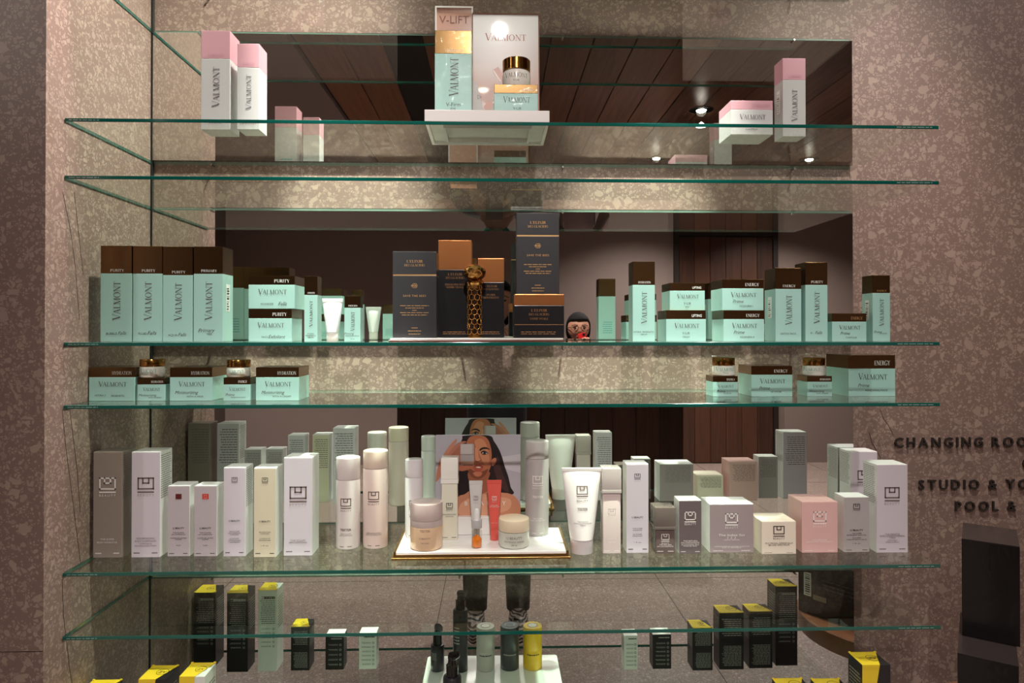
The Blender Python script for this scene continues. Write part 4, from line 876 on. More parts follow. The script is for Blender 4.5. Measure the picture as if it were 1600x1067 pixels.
# portrait card on a white easel foot
yp = ya + (yb2 - ya) * .78
ec = thing('portrait_card', 'printed portrait card of a woman holding a jar over one eye', 'card', (0, yp, ZS + .0002))
box('easel_foot', hit_y(716, 800, yp)[0], hit_y(788, 800, yp)[0], -.014, .010, 0, hit_y(750, 808, yp - .014)[1] - ZS, mat('slab_white', (240, 236, 234)), ec, .001)
CXa, CXb = hit_y(681, 740, yp)[0], hit_y(813.3, 740, yp)[0]; CZt = hit_y(747, 679.3, yp)[1] - ZS; CZb = hit_y(747, 806, yp)[1] - ZS
box('card', CXa, CXb, -.001, .001, CZb, CZt, mat('card_white', (222, 220, 222), .4), ec)
def smooth(pts, n=5):
    out = []; m_ = len(pts)
    for i in range(m_):
        p0, p1, p2, p3 = [Vector(pts[(i + k) % m_]) for k in (-1, 0, 1, 2)]
        for k in range(n):
            t = k / n; out.append(tuple(.5 * ((2 * p1) + (-p0 + p2) * t + (2 * p0 - 5 * p1 + 4 * p2 - p3) * t * t + (-p0 + 3 * p1 - 3 * p2 + p3) * t ** 3)))
    return out
PORT = [('print_backdrop', (172, 164, 174), [(8, 76), (1018, 76), (1018, 1012), (8, 1012)], 0), ('print_backdrop_glow', (192, 182, 190), [(800, 330), (1018, 300), (1018, 520), (830, 470)], 0),
 ('print_hair', (30, 18, 20), [(350, 84), (322, 120), (296, 200), (290, 330), (285, 480), (278, 640), (276, 790), (420, 790), (700, 770), (930, 762), (900, 680), (872, 560), (832, 450), (792, 320), (752, 230), (700, 150), (640, 84)], 1),
 ('print_hair_sheen', (62, 36, 36), [(690, 420), (740, 330), (790, 480), (850, 640), (880, 740), (800, 700), (740, 600)], 1),
 ('print_shoulders', (196, 130, 100), [(276, 800), (350, 760), (420, 710), (470, 640), (560, 620), (640, 640), (690, 710), (780, 742), (880, 755), (960, 800), (1008, 880), (1016, 1008), (276, 1008)], 1),
 ('print_shoulder_light', (214, 154, 124), [(300, 880), (420, 800), (560, 760), (760, 790), (900, 830), (860, 950), (560, 1000), (300, 1000)], 1),
 ('print_neck', (150, 88, 64), [(400, 500), (640, 500), (632, 600), (650, 690), (600, 740), (520, 760), (450, 730), (420, 660)], 1),
 ('print_face', (170, 100, 70), [(372, 190), (395, 120), (450, 86), (560, 86), (620, 120), (655, 190), (672, 280), (670, 380), (655, 460), (615, 530), (560, 575), (505, 588), (450, 568), (405, 520), (375, 440), (366, 320)], 1),
 ('print_face_light', (194, 126, 94), [(470, 150), (540, 120), (600, 170), (640, 300), (640, 400), (590, 420), (540, 330), (500, 240)], 1),
 ('print_face_shade', (120, 64, 44), [(372, 440), (440, 480), (500, 510), (560, 500), (630, 470), (600, 540), (520, 585), (430, 555)], 1),
 ('print_chin_light', (186, 112, 84), [(450, 515), (510, 500), (560, 515), (540, 550), (490, 556)], 1),
 ('print_ear', (184, 112, 84), [(672, 372), (700, 345), (726, 350), (724, 390), (700, 425), (676, 430)], 1),
 ('print_nose', (200, 134, 104), [(478, 230), (505, 240), (520, 330), (540, 365), (510, 378), (480, 360)], 1), ('print_nostril', (84, 40, 30), [(478, 368), (505, 384), (540, 374), (548, 362), (520, 388), (490, 390)], 1),
 ('print_eyebrow', (28, 16, 16), [(528, 246), (560, 222), (610, 220), (655, 248), (610, 240), (565, 244), (535, 262)], 1),
 ('print_eye', (40, 24, 22), [(545, 274), (585, 258), (634, 288), (595, 306), (560, 300)], 1), ('print_eye_white', (196, 178, 172), [(604, 284), (624, 288), (606, 298)], 1), ('print_eye_glint', (190, 170, 160), [(560, 282), (572, 276), (574, 292), (562, 292)], 1),
 ('print_upper_lip', (140, 58, 48), [(452, 446), (490, 418), (512, 424), (540, 420), (575, 452), (515, 448)], 1), ('print_teeth', (214, 196, 186), [(482, 448), (515, 442), (545, 450), (515, 458)], 1), ('print_lower_lip', (168, 76, 62), [(458, 456), (515, 462), (568, 456), (545, 488), (512, 497), (480, 490)], 1),
 ('print_forearm', (176, 112, 90), [(10, 612), (30, 450), (64, 350), (110, 312), (200, 260), (296, 240), (300, 470), (220, 500), (120, 520), (60, 560)], 1),
 ('print_finger', (188, 124, 102), [(100, 312), (150, 225), (205, 160), (250, 122), (256, 145), (222, 205), (190, 280)], 1), ('print_finger', (176, 110, 90), [(150, 320), (200, 232), (270, 170), (340, 148), (374, 160), (310, 186), (255, 260), (220, 330)], 1),
 ('print_finger', (160, 96, 76), [(180, 330), (230, 260), (296, 205), (300, 300), (240, 340)], 1), ('print_thumb', (172, 100, 76), [(284, 432), (380, 424), (462, 428), (440, 455), (380, 480), (300, 492)], 1),
 ('print_jar', (166, 152, 154), [(300, 190), (308, 178), (454, 178), (462, 190), (462, 425), (300, 425)], 0), ('print_jar_lid', (188, 174, 174), [(304, 196), (310, 184), (440, 184), (440, 298), (304, 298)], 0), ('print_jar_seam', (104, 88, 90), [(300, 298), (462, 298), (462, 304), (300, 304)], 0), ('print_jar_foot', (206, 160, 136), [(302, 384), (460, 384), (460, 416), (302, 416)], 0), ('print_jar_base', (96, 64, 58), [(330, 418), (452, 418), (452, 427), (330, 427)], 0)]
def cpt(u, v): return (CXa + (u - 8) / 1010 * (CXb - CXa), CZt - (v - 76) / 936 * (CZt - CZb))
for side in (0, 1):
    for i, (nm, c, pts, sm) in enumerate(PORT):
        pp = [cpt(*p) for p in (smooth(pts) if sm else pts)]
        pp = [(min(max(a, CXa), CXb), min(max(b, CZb), CZt)) for a, b in pp]
        if side: pp = [(-(a - (CXa + CXb)), b) for a, b in pp] if 0 else pp
        pr = Print(); pr.poly(pp); y_ = -.0011 - i * .00004
        if side == 0: pr.build(nm, mat('pc_%d_%d_%d' % c, c, .45), ec, y_)
        else:
            o = pr.build(nm, mat('pc_%d_%d_%d' % c, c, .45), ec, 0); o.rotation_euler = (0, 0, PI); o.location = (CXa + CXb, -y_, 0)
pr = Print()
for ch, u in zip('BEAUTY', (370, 460, 556, 642, 730, 820)): x_, z_ = cpt(u, 862); pr.text(ch, x_, z_, .0082)
pr.build('card_lettering', I_WHITE, ec, -.0030)
# ------------------------------------------------------------------ yellow, black and white cartons on shelf 7 (seen mostly in the mirror)
G7 = 'yellow, black and white cartons on the lower shelf'
YEL = mat('yellow_card', (238, 200, 44), .4, 0, .3); KBLK = mat('matte_black_card', (34, 31, 34), .35, 0, .3); KWHT = mat('matte_white_card', (222, 220, 214), .4, 0, .3)
I_LG = mat('ink_light_grey', (176, 174, 170), .5)
def refl(px, py, Y): return hit_y(px, py, -Y)
def low_carton(label, x0, x1, yt, yb, body, yellow, t=.05, circ=5, dense=False, taper=0, rz=0):
    """x0..x1, yt, yb: the back face as the mirror shows it"""
    zb = SZ[7]; Y = -max(.03, hit_z((x0 + x1) / 2, yb, zb)[1])
    a = refl(x0, 1000, Y)[0]; b = refl(x1, 1000, Y)[0]; wd = b - a; h = refl((x0 + x1) / 2, yt, Y)[1] - zb
    root = thing('cosmetic_carton', label, 'box', ((a + b) / 2, Y - t / 2, zb + .0002), rz, G7)
    box('carton', -wd / 2, wd / 2, -t / 2, t / 2, 0, h - .0008, body, root, .0006, 2)
    ink = I_BLACK if body is KWHT else I_LG
    if yellow:
        bm = bmesh.new()      # yellow wrap: top flap and front, cut on the slant
        zt_ = h + .0001; q = [bm.verts.new(p) for p in ((-wd / 2, -t / 2 - .0004, zt_), (wd * .12, -t / 2 - .0004, zt_), (wd / 2, t / 2, zt_), (-wd / 2, t / 2, zt_))]; bm.faces.new(q)
        q2 = [bm.verts.new(p) for p in ((-wd / 2, -t / 2 - .0004, h * .62), (-wd * .1, -t / 2 - .0004, h * .62), (wd * .12, -t / 2 - .0004, zt_), (-wd / 2, -t / 2 - .0004, zt_))]; bm.faces.new(q2)
        box_bm(-wd / 2, wd / 2, t / 2 - .0003, t / 2 + .0003, h - .0008, h + .0001, 0, bm)
        yw = link('yellow_wrap', to_mesh(bm, 'yellow_wrap'), YEL, root)
        for s in (-1, 1): box('tab', s * wd / 2 - (.004 if s > 0 else 0), s * wd / 2 + (.004 if s < 0 else 0), t / 2 - .004, t / 2, h + .0001, h + .0016, YEL, yw)
        pr = Print(); pr.ring(wd * .12, 0, wd * .22, wd * .018, 24); pr.text('ZV', wd * .12, 0, wd * .16, shear=.2); pr.build('round_emblem', I_BLACK, yw, h + .0006, side='top')
    else:
        box('lid_flap', -wd / 2 + .0003, wd / 2 - .0003, -t / 2 + .0003, t / 2 - .0003, h - .0008, h, mat('white_card_edge', (236, 232, 230)), root)
    pr = Print()
    if dense: pr.lines(-wd * .4, wd * .4, h * .06, h * .42, 14, .3); pr.lines(-wd * .4, wd * .4, h * .58, h * .9, 9, .3)
    elif circ:
        pr.lines(-wd * .4, wd * .2, h * .88, h * .93, 1, .6, 0); top_ = h * (.55 if h > .1 else .8); bot_ = h * (.28 if h > .1 else .08)
        if h > .1: pr.lines(-wd * .4, wd * .4, h * .58, h * .93, 14, .3)
        for k in range(circ):
            z = top_ - (k + .5) * (top_ - bot_) / circ; pr.ring(-wd * .32, z, .0026, .0009, 12); pr.lines(-wd * .18, wd * .38, z - .002, z + .002, 2, .35)
    pr.build('fine_print', ink, root, t / 2 + EPS, side='back')
    for sd, s in (('right', 1), ('left', -1)):
        pr = Print(); pr.lines(-t * .4, t * .4, h * .5, h * .9, 12, .3); pr.build('side_print', ink, root, s * (wd / 2 + EPS), side=sd)
    return root
low_carton('tall yellow-topped black carton, first from the projecting stone wall', 302.7, 337, 925.6, 1041, KBLK, True)
low_carton('tall yellow-topped black carton, second from the projecting stone wall', 354.4, 387, 926.2, 1050, KBLK, True)
low_carton('tall yellow-topped white carton beside the tall black ones', 403, 432.7, 922, 1048.8, KWHT, True)
low_carton('half-height yellow-topped black carton beside the tall white one', 454.6, 483.3, 979, 1047.7, KBLK, True, .045, 0, True)
low_carton('small black carton with icon rows, between yellow-topped and small white cartons', 508.6, 537, 993, 1046.4, KBLK, False, .036, 5)
low_carton('small white carton with icon rows beside the pump bottles', 561, 588, 990, 1045.4, KWHT, False, .036, 6)
low_carton('small white carton with icon rows beside the yellow canister', 975.2, 996.5, 993, 1046.4, KWHT, False, .036, 6)
low_carton('small black carton with icon rows beside the half-height yellow-topped cartons', 1020, 1048.8, 991, 1045, KBLK, False, .036, 6)
low_carton('half-height yellow-topped black carton beside the small black carton', 1082.3, 1113.4, 981, 1047.6, KBLK, True, .045, 0, True)
low_carton('taller half-height yellow-topped black carton in the middle of three', 1124, 1162, 957, 1046, KBLK, True, .045, 0, True)
low_carton('taller half-height yellow-topped black carton beside the tallest one', 1170.7, 1207, 955, 1044, KBLK, True, .045, 0, True)
low_carton('tallest yellow-topped black carton near the round table', 1212, 1246, 916, 1040, KBLK, True, .05, 5)
# white tray with canisters and pump bottles
ztr = SZ[7] + .008; yf = -hit_z(770, 1023.6, ztr)[1]; xa = hit_y(668.6, 1023.6, -yf)[0]; xb = hit_y(870, 1023.6, -yf)[0]
tw = thing('display_tray', 'white rounded tray under the canisters and pump bottles', 'tray', ((xa + xb) / 2, (yf - .02) / 2, SZ[7] + .0002))
rbox('tray_plate', xb - xa, -yf - .02, 0, .0078, .008, mat('slab_white', (240, 236, 234)), tw, .0015)
def by_mirror(x0, x1, yb): 
    Y = -hit_z((x0 + x1) / 2, yb, ztr)[1]; a = refl(x0, 1000, Y)[0]; b = refl(x1, 1000, Y)[0]; r = (b - a) / 2
    return (a + b) / 2, Y - r, r, Y
for lab, x0, x1, yt, yb, m_, ink in (('pale grey canister on the white tray', 744, 773, 978, 1051, mat('grey_canister', (196, 192, 184), .35, 0, .4), I_BLACK), ('charcoal canister on the white tray', 781.8, 811.5, 976.5, 1049.5, mat('charcoal_canister', (58, 60, 62), .35, 0, .4), I_LG), ('mustard yellow canister on the white tray', 817.8, 848, 977, 1049, mat('mustard_canister', (232, 186, 40), .35, 0, .4), I_BLACK)):
    cx, cy, r, Y = by_mirror(x0, x1, yb); h = refl((x0 + x1) / 2, yt, Y - r)[1] - ztr
    root = thing('canister', lab, 'bottle', (cx, cy, ztr + .0003), 0, 'canisters on the white tray')
    lathe('canister_body', [(r * .95, 0), (r, .0015), (r, h * .45), (r * .992, h * .455), (r, h * .46), (r, h - .002), (r * .95, h)], m_, root, 40)
    ld = lathe('lid_disc', [(r * .5, h), (r * .5, h + .0005)], mat('lid_pale', (214, 208, 196), .4) if ink is I_BLACK else m_, root, 32)
    pr = Print(); pr.ring(0, 0, r * .52, r * .05, 24); pr.build('lid_ring', I_BLACK if ink is I_BLACK else I_LG, ld, h + .0008, side='top')
    pr = Print(.002); pr.lines(-r * .7, r * .7, -.001, .001, 1, .9, 0)
    for fl_ in (1, -1):
        V = [(fl_ * r * 1.008 * math.sin(a / r), -fl_ * r * 1.008 * math.cos(a / r), h * .38 + z * 1.4) for a, z in pr.V]
        me = bpy.data.meshes.new('lettering'); me.from_pydata(V, [], pr.F); me.update(); link('lettering', me, ink, root)
for lab, x0, x1, ybt, ytop, yb in (('short black pump bottle on the white tray', 672, 693.4, 1006, 976, 1051), ('tall black pump bottle on the white tray', 707, 730.5, 951, 923.7, 1052)):
    cx, cy, r, Y = by_mirror(x0, x1, yb); h = refl((x0 + x1) / 2, ytop, Y - r)[1] - ztr; hb = refl((x0 + x1) / 2, ybt, Y - r)[1] - ztr
    root = thing('pump_bottle', lab, 'bottle', (cx, cy, ztr + .0003), .6, 'black pump bottles on the white tray')
    KB = mat('matte_black_bottle', (40, 36, 42), .4, 0, .3); KG = mat('gloss_black_plastic', (16, 15, 17), .12, 0, .5)
    lathe('bottle_body', [(r * .95, 0), (r, .0015), (r, hb - .004), (r * .9, hb - .0008), (r * .6, hb)], KB, root, 36)
    hp = h - hb
    lathe('pump_collar', [(r * .66, hb), (r * .66, hb + hp * .48), (r * .58, hb + hp * .5), (r * .5, hb + hp * .52), (r * .45, hb + hp * .72)], KG, root, 28)
    n = 20; rings = []
    for k, (z, sc) in enumerate(((hb + hp * .72, .85), (hb + hp * .78, 1), (hb + hp * .92, 1), (h, .8))):
        rings.append([((math.cos(2 * PI * i / n) * .48 + (.5 * max(0, math.cos(2 * PI * i / n)) ** 3)) * r * sc, math.sin(2 * PI * i / n) * r * .5 * sc, z) for i in range(n)])
    link('pump_head', rings_mesh('pump_head', rings), KG, root)
    pr = Print(.0015); pr.lines(-r * .5, r * .5, hb * .45, hb * .75, 6, .35)
    V = [(-r * 1.008 * math.sin(a / r), r * 1.008 * math.cos(a / r), z) for a, z in pr.V]; me = bpy.data.meshes.new('fine_print'); me.from_pydata(V, [], pr.F); me.update(); link('fine_print', me, I_LG, root)

# ------------------------------------------------------------------ big black boxes at the wall and the round wooden table
BB = mat('gloss_black_box', (12, 9, 10), .3, 0, .25, .15, 20); BF = mat('black_box_top', (46, 38, 37), .3, 0, .5, .5, 25)
tz = .674
tb_ = thing('round_table', 'small round wooden pedestal table with a thick rim under the black boxes', 'table', (.975, -.265, 0)); trr = .212
lathe('table_rim', [(trr - .002, tz - .046), (trr, tz - .043), (trr, tz - .003), (trr - .003, tz), (trr - .03, tz)], wood('rim_wood', (96, 60, 42), (134, 90, 64), 'X', .35), tb_, 72, caps=False)
lathe('table_top', [(trr - .03, tz - .046), (trr - .03, tz - .0002)], WOODT, tb_, 64)
lathe('table_foot', [(.15, 0), (.15, .015), (.04, .03), (.035, tz - .046)], WOODT, tb_, 40)
ang = math.atan2(-.050, .069)
def big_box(label, x, y, zb, zt, wd, t):
    root = thing('product_box', label, 'box', (x, y, zb), ang, 'black boxes stacked on the round table')
    box('carton', 0, wd, 0, t, 0, zt - zb - .001, BB, root, .001, 2); box('lid', 0.0003, wd - .0003, .0003, t - .0003, zt - zb - .001, zt - zb, BF, root)
    return root
lo = big_box('wider black box with barcode sticker, lower of the stack on the round table', .766, -.306, tz + .0003, .85, .085, .205)
up = big_box('black box on top of the stack on the round table', .8195, -.241, .8505, 1.025, .085, .125)
pr = Print(); pr.rect(-.035, .045, -.015, .105); o = pr.build('barcode_sticker', I_WHITE, lo, -EPS, side='left')
pr = Print(); [pr.rect(-.032, .049 + k * .0055, -.019, .049 + k * .0055 + random.choice((.0015, .003))) for k in range(10)]; pr.build('barcode', I_BLACK, o, -2 * EPS, side='left')
pr = Print(); pr.rect(-.075, .04, -.04, .053); pr.build('paper_sticker', mat('sticker_tan', (150, 132, 108), .6), lo, -EPS, side='left')
pr = Print(); pr.lines(-.15, -.06, .07, .1, 3, .25); pr.build('fine_print', mat('ink_mid_grey', (90, 84, 84), .5), lo, -EPS, side='left')
# ------------------------------------------------------------------ people (seen in the mirrors)
def skin(name, J, E, m, parent, root=0, sub=2):
    """J: list of (x, y, z, radius or (rx, ry)); E: edges"""
    me = bpy.data.meshes.new(name); me.from_pydata([j[:3] for j in J], E, []); me.update()
    o = bpy.data.objects.new('t', me); COL.objects.link(o)
    md = o.modifiers.new('s', 'SKIN'); md.use_smooth_shade = True
    for i, j in enumerate(J):
        r = j[3]; o.data.skin_vertices[0].data[i].radius = (r, r) if not isinstance(r, tuple) else r
        o.data.skin_vertices[0].data[i].use_root = (i == root)
    sd = o.modifiers.new('u', 'SUBSURF'); sd.levels = sub; sd.render_levels = sub
    dg = bpy.context.evaluated_depsgraph_get(); out = bpy.data.meshes.new_from_object(o.evaluated_get(dg))
    bpy.data.objects.remove(o); out.name = name; out.materials.clear()
    out.polygons.foreach_set('use_smooth', [True] * len(out.polygons))
    return link(name, out, m, parent)
def mirror_hand(sx, wrist, palm, fdir, side, curl):
    """joints for one hand: returns lists relative to wrist; fdir finger direction, side thumb direction"""
    return None
SKIN = mat('skin', (164, 114, 92), .5); HAIR = mat('black_hair', (16, 12, 12), .85, Specular_IOR_Level=.15)
def hand_chain(J, E, wi, palm, fd, sd, up, curl, s=1.0):
    """append palm and five bent fingers to a skeleton; wi wrist index, palm centre, fd finger direction, sd thumb side, up knuckle normal"""
    fd, sd, up = Vector(fd).normalized(), Vector(sd).normalized(), Vector(up).normalized(); palm = Vector(palm)
    pi_ = len(J); J.append((*palm, (.020 * s, .030 * s))); E.append((wi, pi_))
    for k, (off, L) in enumerate(((.026, .070), (.009, .078), (-.009, .074), (-.026, .058))):
        b = palm + fd * .035 * s + sd * off * s; i = len(J); J.append((*b, .0095 * s)); E.append((pi_, i))
        d = fd.copy(); p = b
        for q in range(3):
            ax = d.cross(up); d = Matrix.Rotation(-curl, 3, ax) @ d; p = p + d * L * s * (.45, .32, .23)[q]; J.append((*p, (.0088, .0082, .0068)[q] * s)); E.append((len(J) - 2, len(J) - 1))
    b = palm - fd * .012 * s + sd * .030 * s; i = len(J); J.append((*b, .012 * s)); E.append((pi_, i))
    p = b + (sd * .7 + fd * .6).normalized() * .032 * s; J.append((*p, .0100 * s)); E.append((i, i + 1))
    p = p + (fd * .9 + sd * .15 - up * .35).normalized() * .028 * s; J.append((*p, .0082 * s)); E.append((i + 1, i + 2))
def head_parts(root, c, s, fwd, hair_long=False, glasses=False):
    """head mesh with face features; c centre, s head height, fwd unit vector (toward the face, horizontal)"""
    c = Vector(c); f = Vector(fwd).normalized(); r = Vector((-f.y, f.x, 0)) * -1; u = Vector((0, 0, 1))
    P = lambda a, b, z: tuple(c + r * a * s + f * b * s + u * z * s)
    bm = bmesh.new(); bmesh.ops.create_uvsphere(bm, u_segments=28, v_segments=20, radius=.5)
    for v in bm.verts:
        x, y, z = v.co; k = 1.0
        wx = .74 - (.22 * max(0, -z - .05) * 2); dy = .86 if z > -.1 else .86 - .25 * (-z - .1) * 2
        yy = y * dy + (.03 if z < -.1 and y > 0 else 0)
        if y > .15:
            yy += .075 * math.exp(-((x / .06) ** 2)) * math.exp(-(((z + .08) / .10) ** 2))           # nose
            yy -= .035 * (math.exp(-(((abs(x) - .16) / .08) ** 2)) * math.exp(-(((z - .02) / .06) ** 2)))   # eye sockets
            yy += .02 * math.exp(-((x / .14) ** 2)) * math.exp(-(((z + .26) / .05) ** 2))                  # mouth
            yy += .03 * math.exp(-((x / .14) ** 2)) * math.exp(-(((z + .42) / .07) ** 2))                  # chin
        v.co = Vector(P(x * wx, yy, z))
    for sd in (-1, 1):
        e = bmesh.ops.create_uvsphere(bm, u_segments=10, v_segments=8, radius=.5)
        for v in e['verts']: x, y, z = v.co; v.co = Vector(P(sd * .37 + x * .06, -.02 + y * .14, -.02 + z * .26))
    hd = link('head', to_mesh(bm, 'head', True), SKIN, root)
    bm = bmesh.new(); bmesh.ops.create_uvsphere(bm, u_segments=28, v_segments=20, radius=.5)
    for v in bm.verts:
        x, y, z = v.co; front = max(0, y)
        zz = z
        if y > .10 and z < .20: y = .12 - .2 * (.20 - z); zz = z
        if z < -.1 and not hair_long: zz = -.1 + (z + .1) * .4
        v.co = Vector(P(x * .84, y * .98 - .02, zz * 1.06 + .03 - (.1 if hair_long and z < 0 else 0)))
    link('hair', to_mesh(bm, 'hair', True), HAIR, root)
    bm = bmesh.new()
    for sd in (-1, 1):
        e = bmesh.ops.create_uvsphere(bm, u_segments=12, v_segments=8, radius=.5)
        for v in e['verts']: x, y, z = v.co; v.co = Vector(P(sd * .16 + x * .10, .375 + y * .05, .02 + z * .045))
    link('eyes', to_mesh(bm, 'eyes', True), mat('eye_dark', (40, 30, 28), .2), hd)
    bm = bmesh.new()
    for sd in (-1, 1): loop_tube(bm, [P(sd * .07, .41, .10), P(sd * .17, .40, .125), P(sd * .27, .35, .09)], .008 * s, 6)
    link('eyebrows', to_mesh(bm, 'eyebrows', True), HAIR, hd)
    bm = bmesh.new(); loop_tube(bm, [P(-.13, .40, -.27), P(-.05, .43, -.26), P(.05, .43, -.26), P(.13, .40, -.27)], [.010 * s, .022 * s, .022 * s, .010 * s], 8)
    link('lips', to_mesh(bm, 'lips', True), mat('lips', (160, 90, 84), .45), hd)
    if glasses:
        bm = bmesh.new()
        for sd in (-1, 1):
            pts = [P(sd * .17 + .125 * math.cos(a), .46 - .03 * abs(math.cos(a)), .01 + .085 * math.sin(a)) for a in [2 * PI * i / 20 for i in range(21)]]
            loop_tube(bm, pts, .0065 * s, 6); loop_tube(bm, [P(sd * .295, .44, .03), P(sd * .37, .2, .03), P(sd * .39, -.02, .02)], .009 * s, 6)
        loop_tube(bm, [P(-.05, .47, .03), P(0, .48, .04), P(.05, .47, .03)], .009 * s, 6)
        link('glasses', to_mesh(bm, 'glasses', True), mat('glasses_frame', (18, 14, 14), .3), root)
# --- photographer, standing right behind the phone
px, py = CX + .012, CY - .29
ph = thing('person', 'standing person in dark clothes and patterned sneakers holding up a phone', 'person', (0, 0, 0))
shz = 1.30
HB = 1.60
J = [(px, py, .88, (.12, .10)), (px, py - .01, 1.05, (.115, .09)), (px, py - .01, 1.22, (.13, .095)), (px, py, 1.34, (.09, .07)), (px, py + .01, 1.40, .052), (px, py + .02, 1.45, .05)]
E = [(0, 1), (1, 2), (2, 3), (3, 4), (4, 5)]
for sx in (-1, 1):
    b = len(J)
    J += [(px + sx * .085, py + .01, .80, .075), (px + sx * .095, py + .02, .46, .052), (px + sx * .10, py - .01, .10, .036)]
    E += [(0, b), (b, b + 1), (b + 1, b + 2)]
    i = len(J); J.append((px + sx * .10, py - .02, .05, .034)); E.append((b + 2, i)); J.append((px + sx * .11, py + .10, .035, .03)); E.append((i, i + 1))
    i = len(J); J += [(px + sx * .16, py, 1.315, .05), (px + sx * .215, py + .03, 1.10, .038), (px + sx * .10, CY - .11, 1.30, .026)]
    E += [(3, i), (i, i + 1), (i + 1, i + 2)]
    hand_chain(J, E, i + 2, (px + sx * .082, CY - .055, 1.345), (-sx * .15, .35, .9), (-sx * .9, .1, .1), (sx * .9, .3, 0), .45, .92)
skin('body', J, E, SKIN, ph)
head_parts(ph, (px, py + .03, 1.535), .205, (0, 1, 0), True)
JK = mat('dark_jacket', (44, 44, 52), .7); TR = mat('black_trousers', (30, 28, 31), .75)
J = [(px, py, .84, (.16, .125)), (px, py - .01, 1.05, (.15, .115)), (px, py - .01, 1.24, (.16, .115)), (px, py, 1.345, (.10, .08)), (px, py + .008, 1.385, .064)]
E = [(0, 1), (1, 2), (2, 3), (3, 4)]
for sx in (-1, 1):
    i = len(J); J += [(px + sx * .165, py, 1.31, .064), (px + sx * .22, py + .03, 1.10, .050), (px + sx * .115, CY - .135, 1.28, .037)]
    E += [(3, i), (i, i + 1), (i + 1, i + 2)]
skin('jacket', J, E, JK, ph)
J = [(px, py, .90, (.145, .115))]; E = []
for sx in (-1, 1):
    i = len(J); J += [(px + sx * .085, py + .008, .78, .098), (px + sx * .094, py + .02, .47, .072), (px + sx * .099, py + .0, .25, .066), (px + sx * .10, py - .008, .13, .060), (px + sx * .10, py - .008, .105, .060), (px + sx * .10, py - .008, .10, .058)]; E += [(0, i), (i, i + 1), (i + 1, i + 2), (i + 2, i + 3), (i + 3, i + 4), (i + 4, i + 5)]
skin('trousers', J, E, TR, ph)
m, nt, bs, o_ = nodes('zebra_fabric'); wv = nt.nodes.new('ShaderNodeTexWave'); wv.bands_direction = 'Z'; wv.inputs['Scale'].default_value = 24; wv.inputs['Distortion'].default_value = 6; wv.inputs['Detail'].default_value = 1
tcd = nt.nodes.new('ShaderNodeTexCoord'); nt.links.new(tcd.outputs['Object'], wv.inputs['Vector']); cr = nt.nodes.new('ShaderNodeValToRGB'); cr.color_ramp.elements[0].color = lin((30, 26, 28)); cr.color_ramp.elements[1].color = lin((190, 172, 166)); cr.color_ramp.elements[0].position = .45; cr.color_ramp.elements[1].position = .55
nt.links.new(wv.outputs['Fac'], cr.inputs[0]); nt.links.new(cr.outputs[0], bs.inputs['Base Color'])
for sx in (-1, 1):
    fx = px + sx * .10; n = 28
    def ringf(z, L0, L1, wd_): return [(fx + wd_ * math.cos(2 * PI * i / n) * (1 - .12 * math.sin(2 * PI * i / n)), py + (L0 + L1) / 2 + (L1 - L0) / 2 * math.sin(2 * PI * i / n), z) for i in range(n)]
    sn = link('sneaker', rings_mesh('sneaker', [ringf(.022, -.085, .185, .045), ringf(.05, -.085, .182, .047), ringf(.075, -.08, .15, .044), ringf(.10, -.075, .08, .040), ringf(.125, -.07, .045, .042)]), MATS['zebra_fabric'], ph)
    link('sole', rings_mesh('sole', [ringf(.0005, -.088, .19, .046), ringf(.022, -.09, .192, .049)]), mat('sole_white', (206, 196, 192), .6), sn)
# phone held just behind the lens of this picture
pn = thing('phone', 'dark smartphone held up by the photographer', 'phone', (CX, CY - .012, CZ))
rb = [(-.0375, .0375)]
box('phone_body', -.0375, .0375, -.005, .003, -.115, .035, mat('phone_dark', (28, 28, 32), .25, 0, .4), pn, .002, 2)
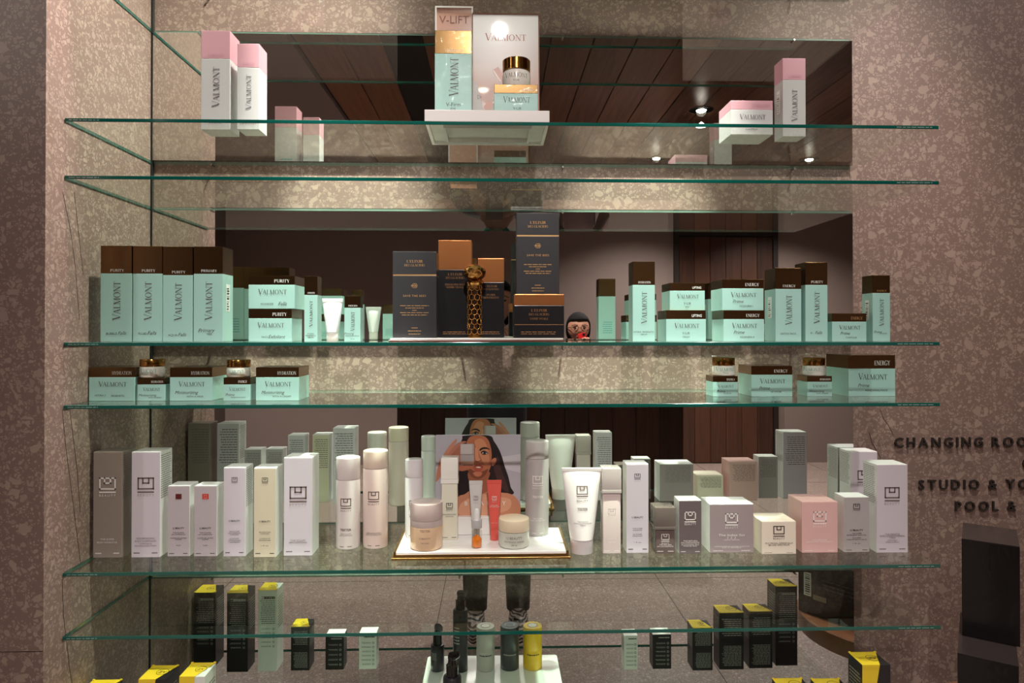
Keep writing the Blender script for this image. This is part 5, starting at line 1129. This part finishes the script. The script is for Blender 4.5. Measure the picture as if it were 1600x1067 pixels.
# --- person behind the counter with glasses and a red phone
vx, vz = hit_y(903, 508, 3.95)
pe = thing('person', 'person with glasses and dark hair behind the counter, red phone before the mouth', 'person', (0, 0, 0))
qx, qy = vx, -3.95 + .02
hz = hit_y(903, 513, 3.95)[1]
J = [(qx, qy - .04, .75, (.14, .11)), (qx, qy - .04, .95, (.13, .10)), (qx, qy - .04, hz - .36, (.15, .10)), (qx, qy - .03, hz - .25, (.09, .07)), (qx, qy - .02, hz - .16, .05), (qx, qy - .01, hz - .09, .05)]
E = [(0, 1), (1, 2), (2, 3), (3, 4), (4, 5)]
for sx in (-1, 1):
    b = len(J); J += [(qx + sx * .08, qy - .04, .66, .07), (qx + sx * .09, qy - .03, .40, .05), (qx + sx * .09, qy - .05, .08, .036), (qx + sx * .09, qy + .07, .035, .03)]; E += [(0, b), (b, b + 1), (b + 1, b + 2), (b + 2, b + 3)]
    i = len(J)
    if sx > 0:
        J += [(qx + .165, qy - .03, hz - .28, .05), (qx + .20, qy + .06, hz - .44, .038), (qx + .10, qy + .18, hz - .22, .026)]
        E += [(3, i), (i, i + 1), (i + 1, i + 2)]; hand_chain(J, E, i + 2, (qx + .060, qy + .235, hz - .135), (-.45, .05, .85), (-.6, -.2, -.3), (.3, .9, .1), .5, .9)
    else:
        J += [(qx - .165, qy - .03, hz - .28, .05), (qx - .22, qy + .02, hz - .52, .038), (qx - .16, qy + .12, hz - .66, .026)]
        E += [(3, i), (i, i + 1), (i + 1, i + 2)]; hand_chain(J, E, i + 2, (qx - .14, qy + .17, hz - .68), (.2, .9, 0), (.9, -.2, .1), (0, 0, 1), .25, .9)
skin('body', J, E, SKIN, pe)
head_parts(pe, (qx, qy, hz), .235, (0, 1, 0), True, True)
J = [(qx, qy - .04, .72, (.16, .12)), (qx, qy - .04, .95, (.15, .115)), (qx, qy - .04, hz - .36, (.165, .11)), (qx, qy - .03, hz - .26, (.10, .08)), (qx, qy - .025, hz - .20, .062)]
E = [(0, 1), (1, 2), (2, 3), (3, 4)]
for sx in (-1, 1):
    i = len(J); J += [(qx + sx * .17, qy - .03, hz - .285, .06)] + ([(qx + .205, qy + .06, hz - .44, .048), (qx + .113, qy + .168, hz - .245, .036)] if sx > 0 else [(qx - .225, qy + .02, hz - .52, .048), (qx - .17, qy + .11, hz - .645, .036)])
    E += [(3, i), (i, i + 1), (i + 1, i + 2)]
skin('jacket', J, E, mat('maroon_jumper', (74, 46, 46), .75), pe)
J = [(qx, qy - .04, .76, (.145, .115))]; E = []
for sx in (-1, 1):
    i = len(J); J += [(qx + sx * .08, qy - .04, .66, .09), (qx + sx * .09, qy - .03, .40, .068), (qx + sx * .09, qy - .05, .12, .055)]; E += [(0, i), (i, i + 1), (i + 1, i + 2)]
skin('trousers', J, E, TR, pe)
for sx in (-1, 1):
    fx = qx + sx * .09; n = 20
    link('shoe', rings_mesh('shoe', [[(fx + w_ * math.cos(2 * PI * i / n), qy + .01 + l_ * math.sin(2 * PI * i / n) + o2, z_) for i in range(n)] for z_, w_, l_, o2 in ((.0005, .045, .13, 0), (.03, .046, .13, 0), (.06, .042, .10, -.03), (.09, .038, .06, -.06))]), mat('shoe_black', (24, 22, 22), .5), pe)
rp = thing('phone', 'red smartphone held before the face of the person behind the counter', 'phone', (qx + .016, qy + .185, hz - .095))
rp.rotation_euler = (.1, -.25, 0)
rb_ = box('phone_body', -.030, .030, -.004, .004, -.06, .06, mat('red_phone', (196, 30, 34), .3, 0, .4), rp, .003, 2)
box('camera_bump', .006, .024, .004, .0055, .034, .054, mat('phone_dark', (28, 28, 32)), rb_, .001)
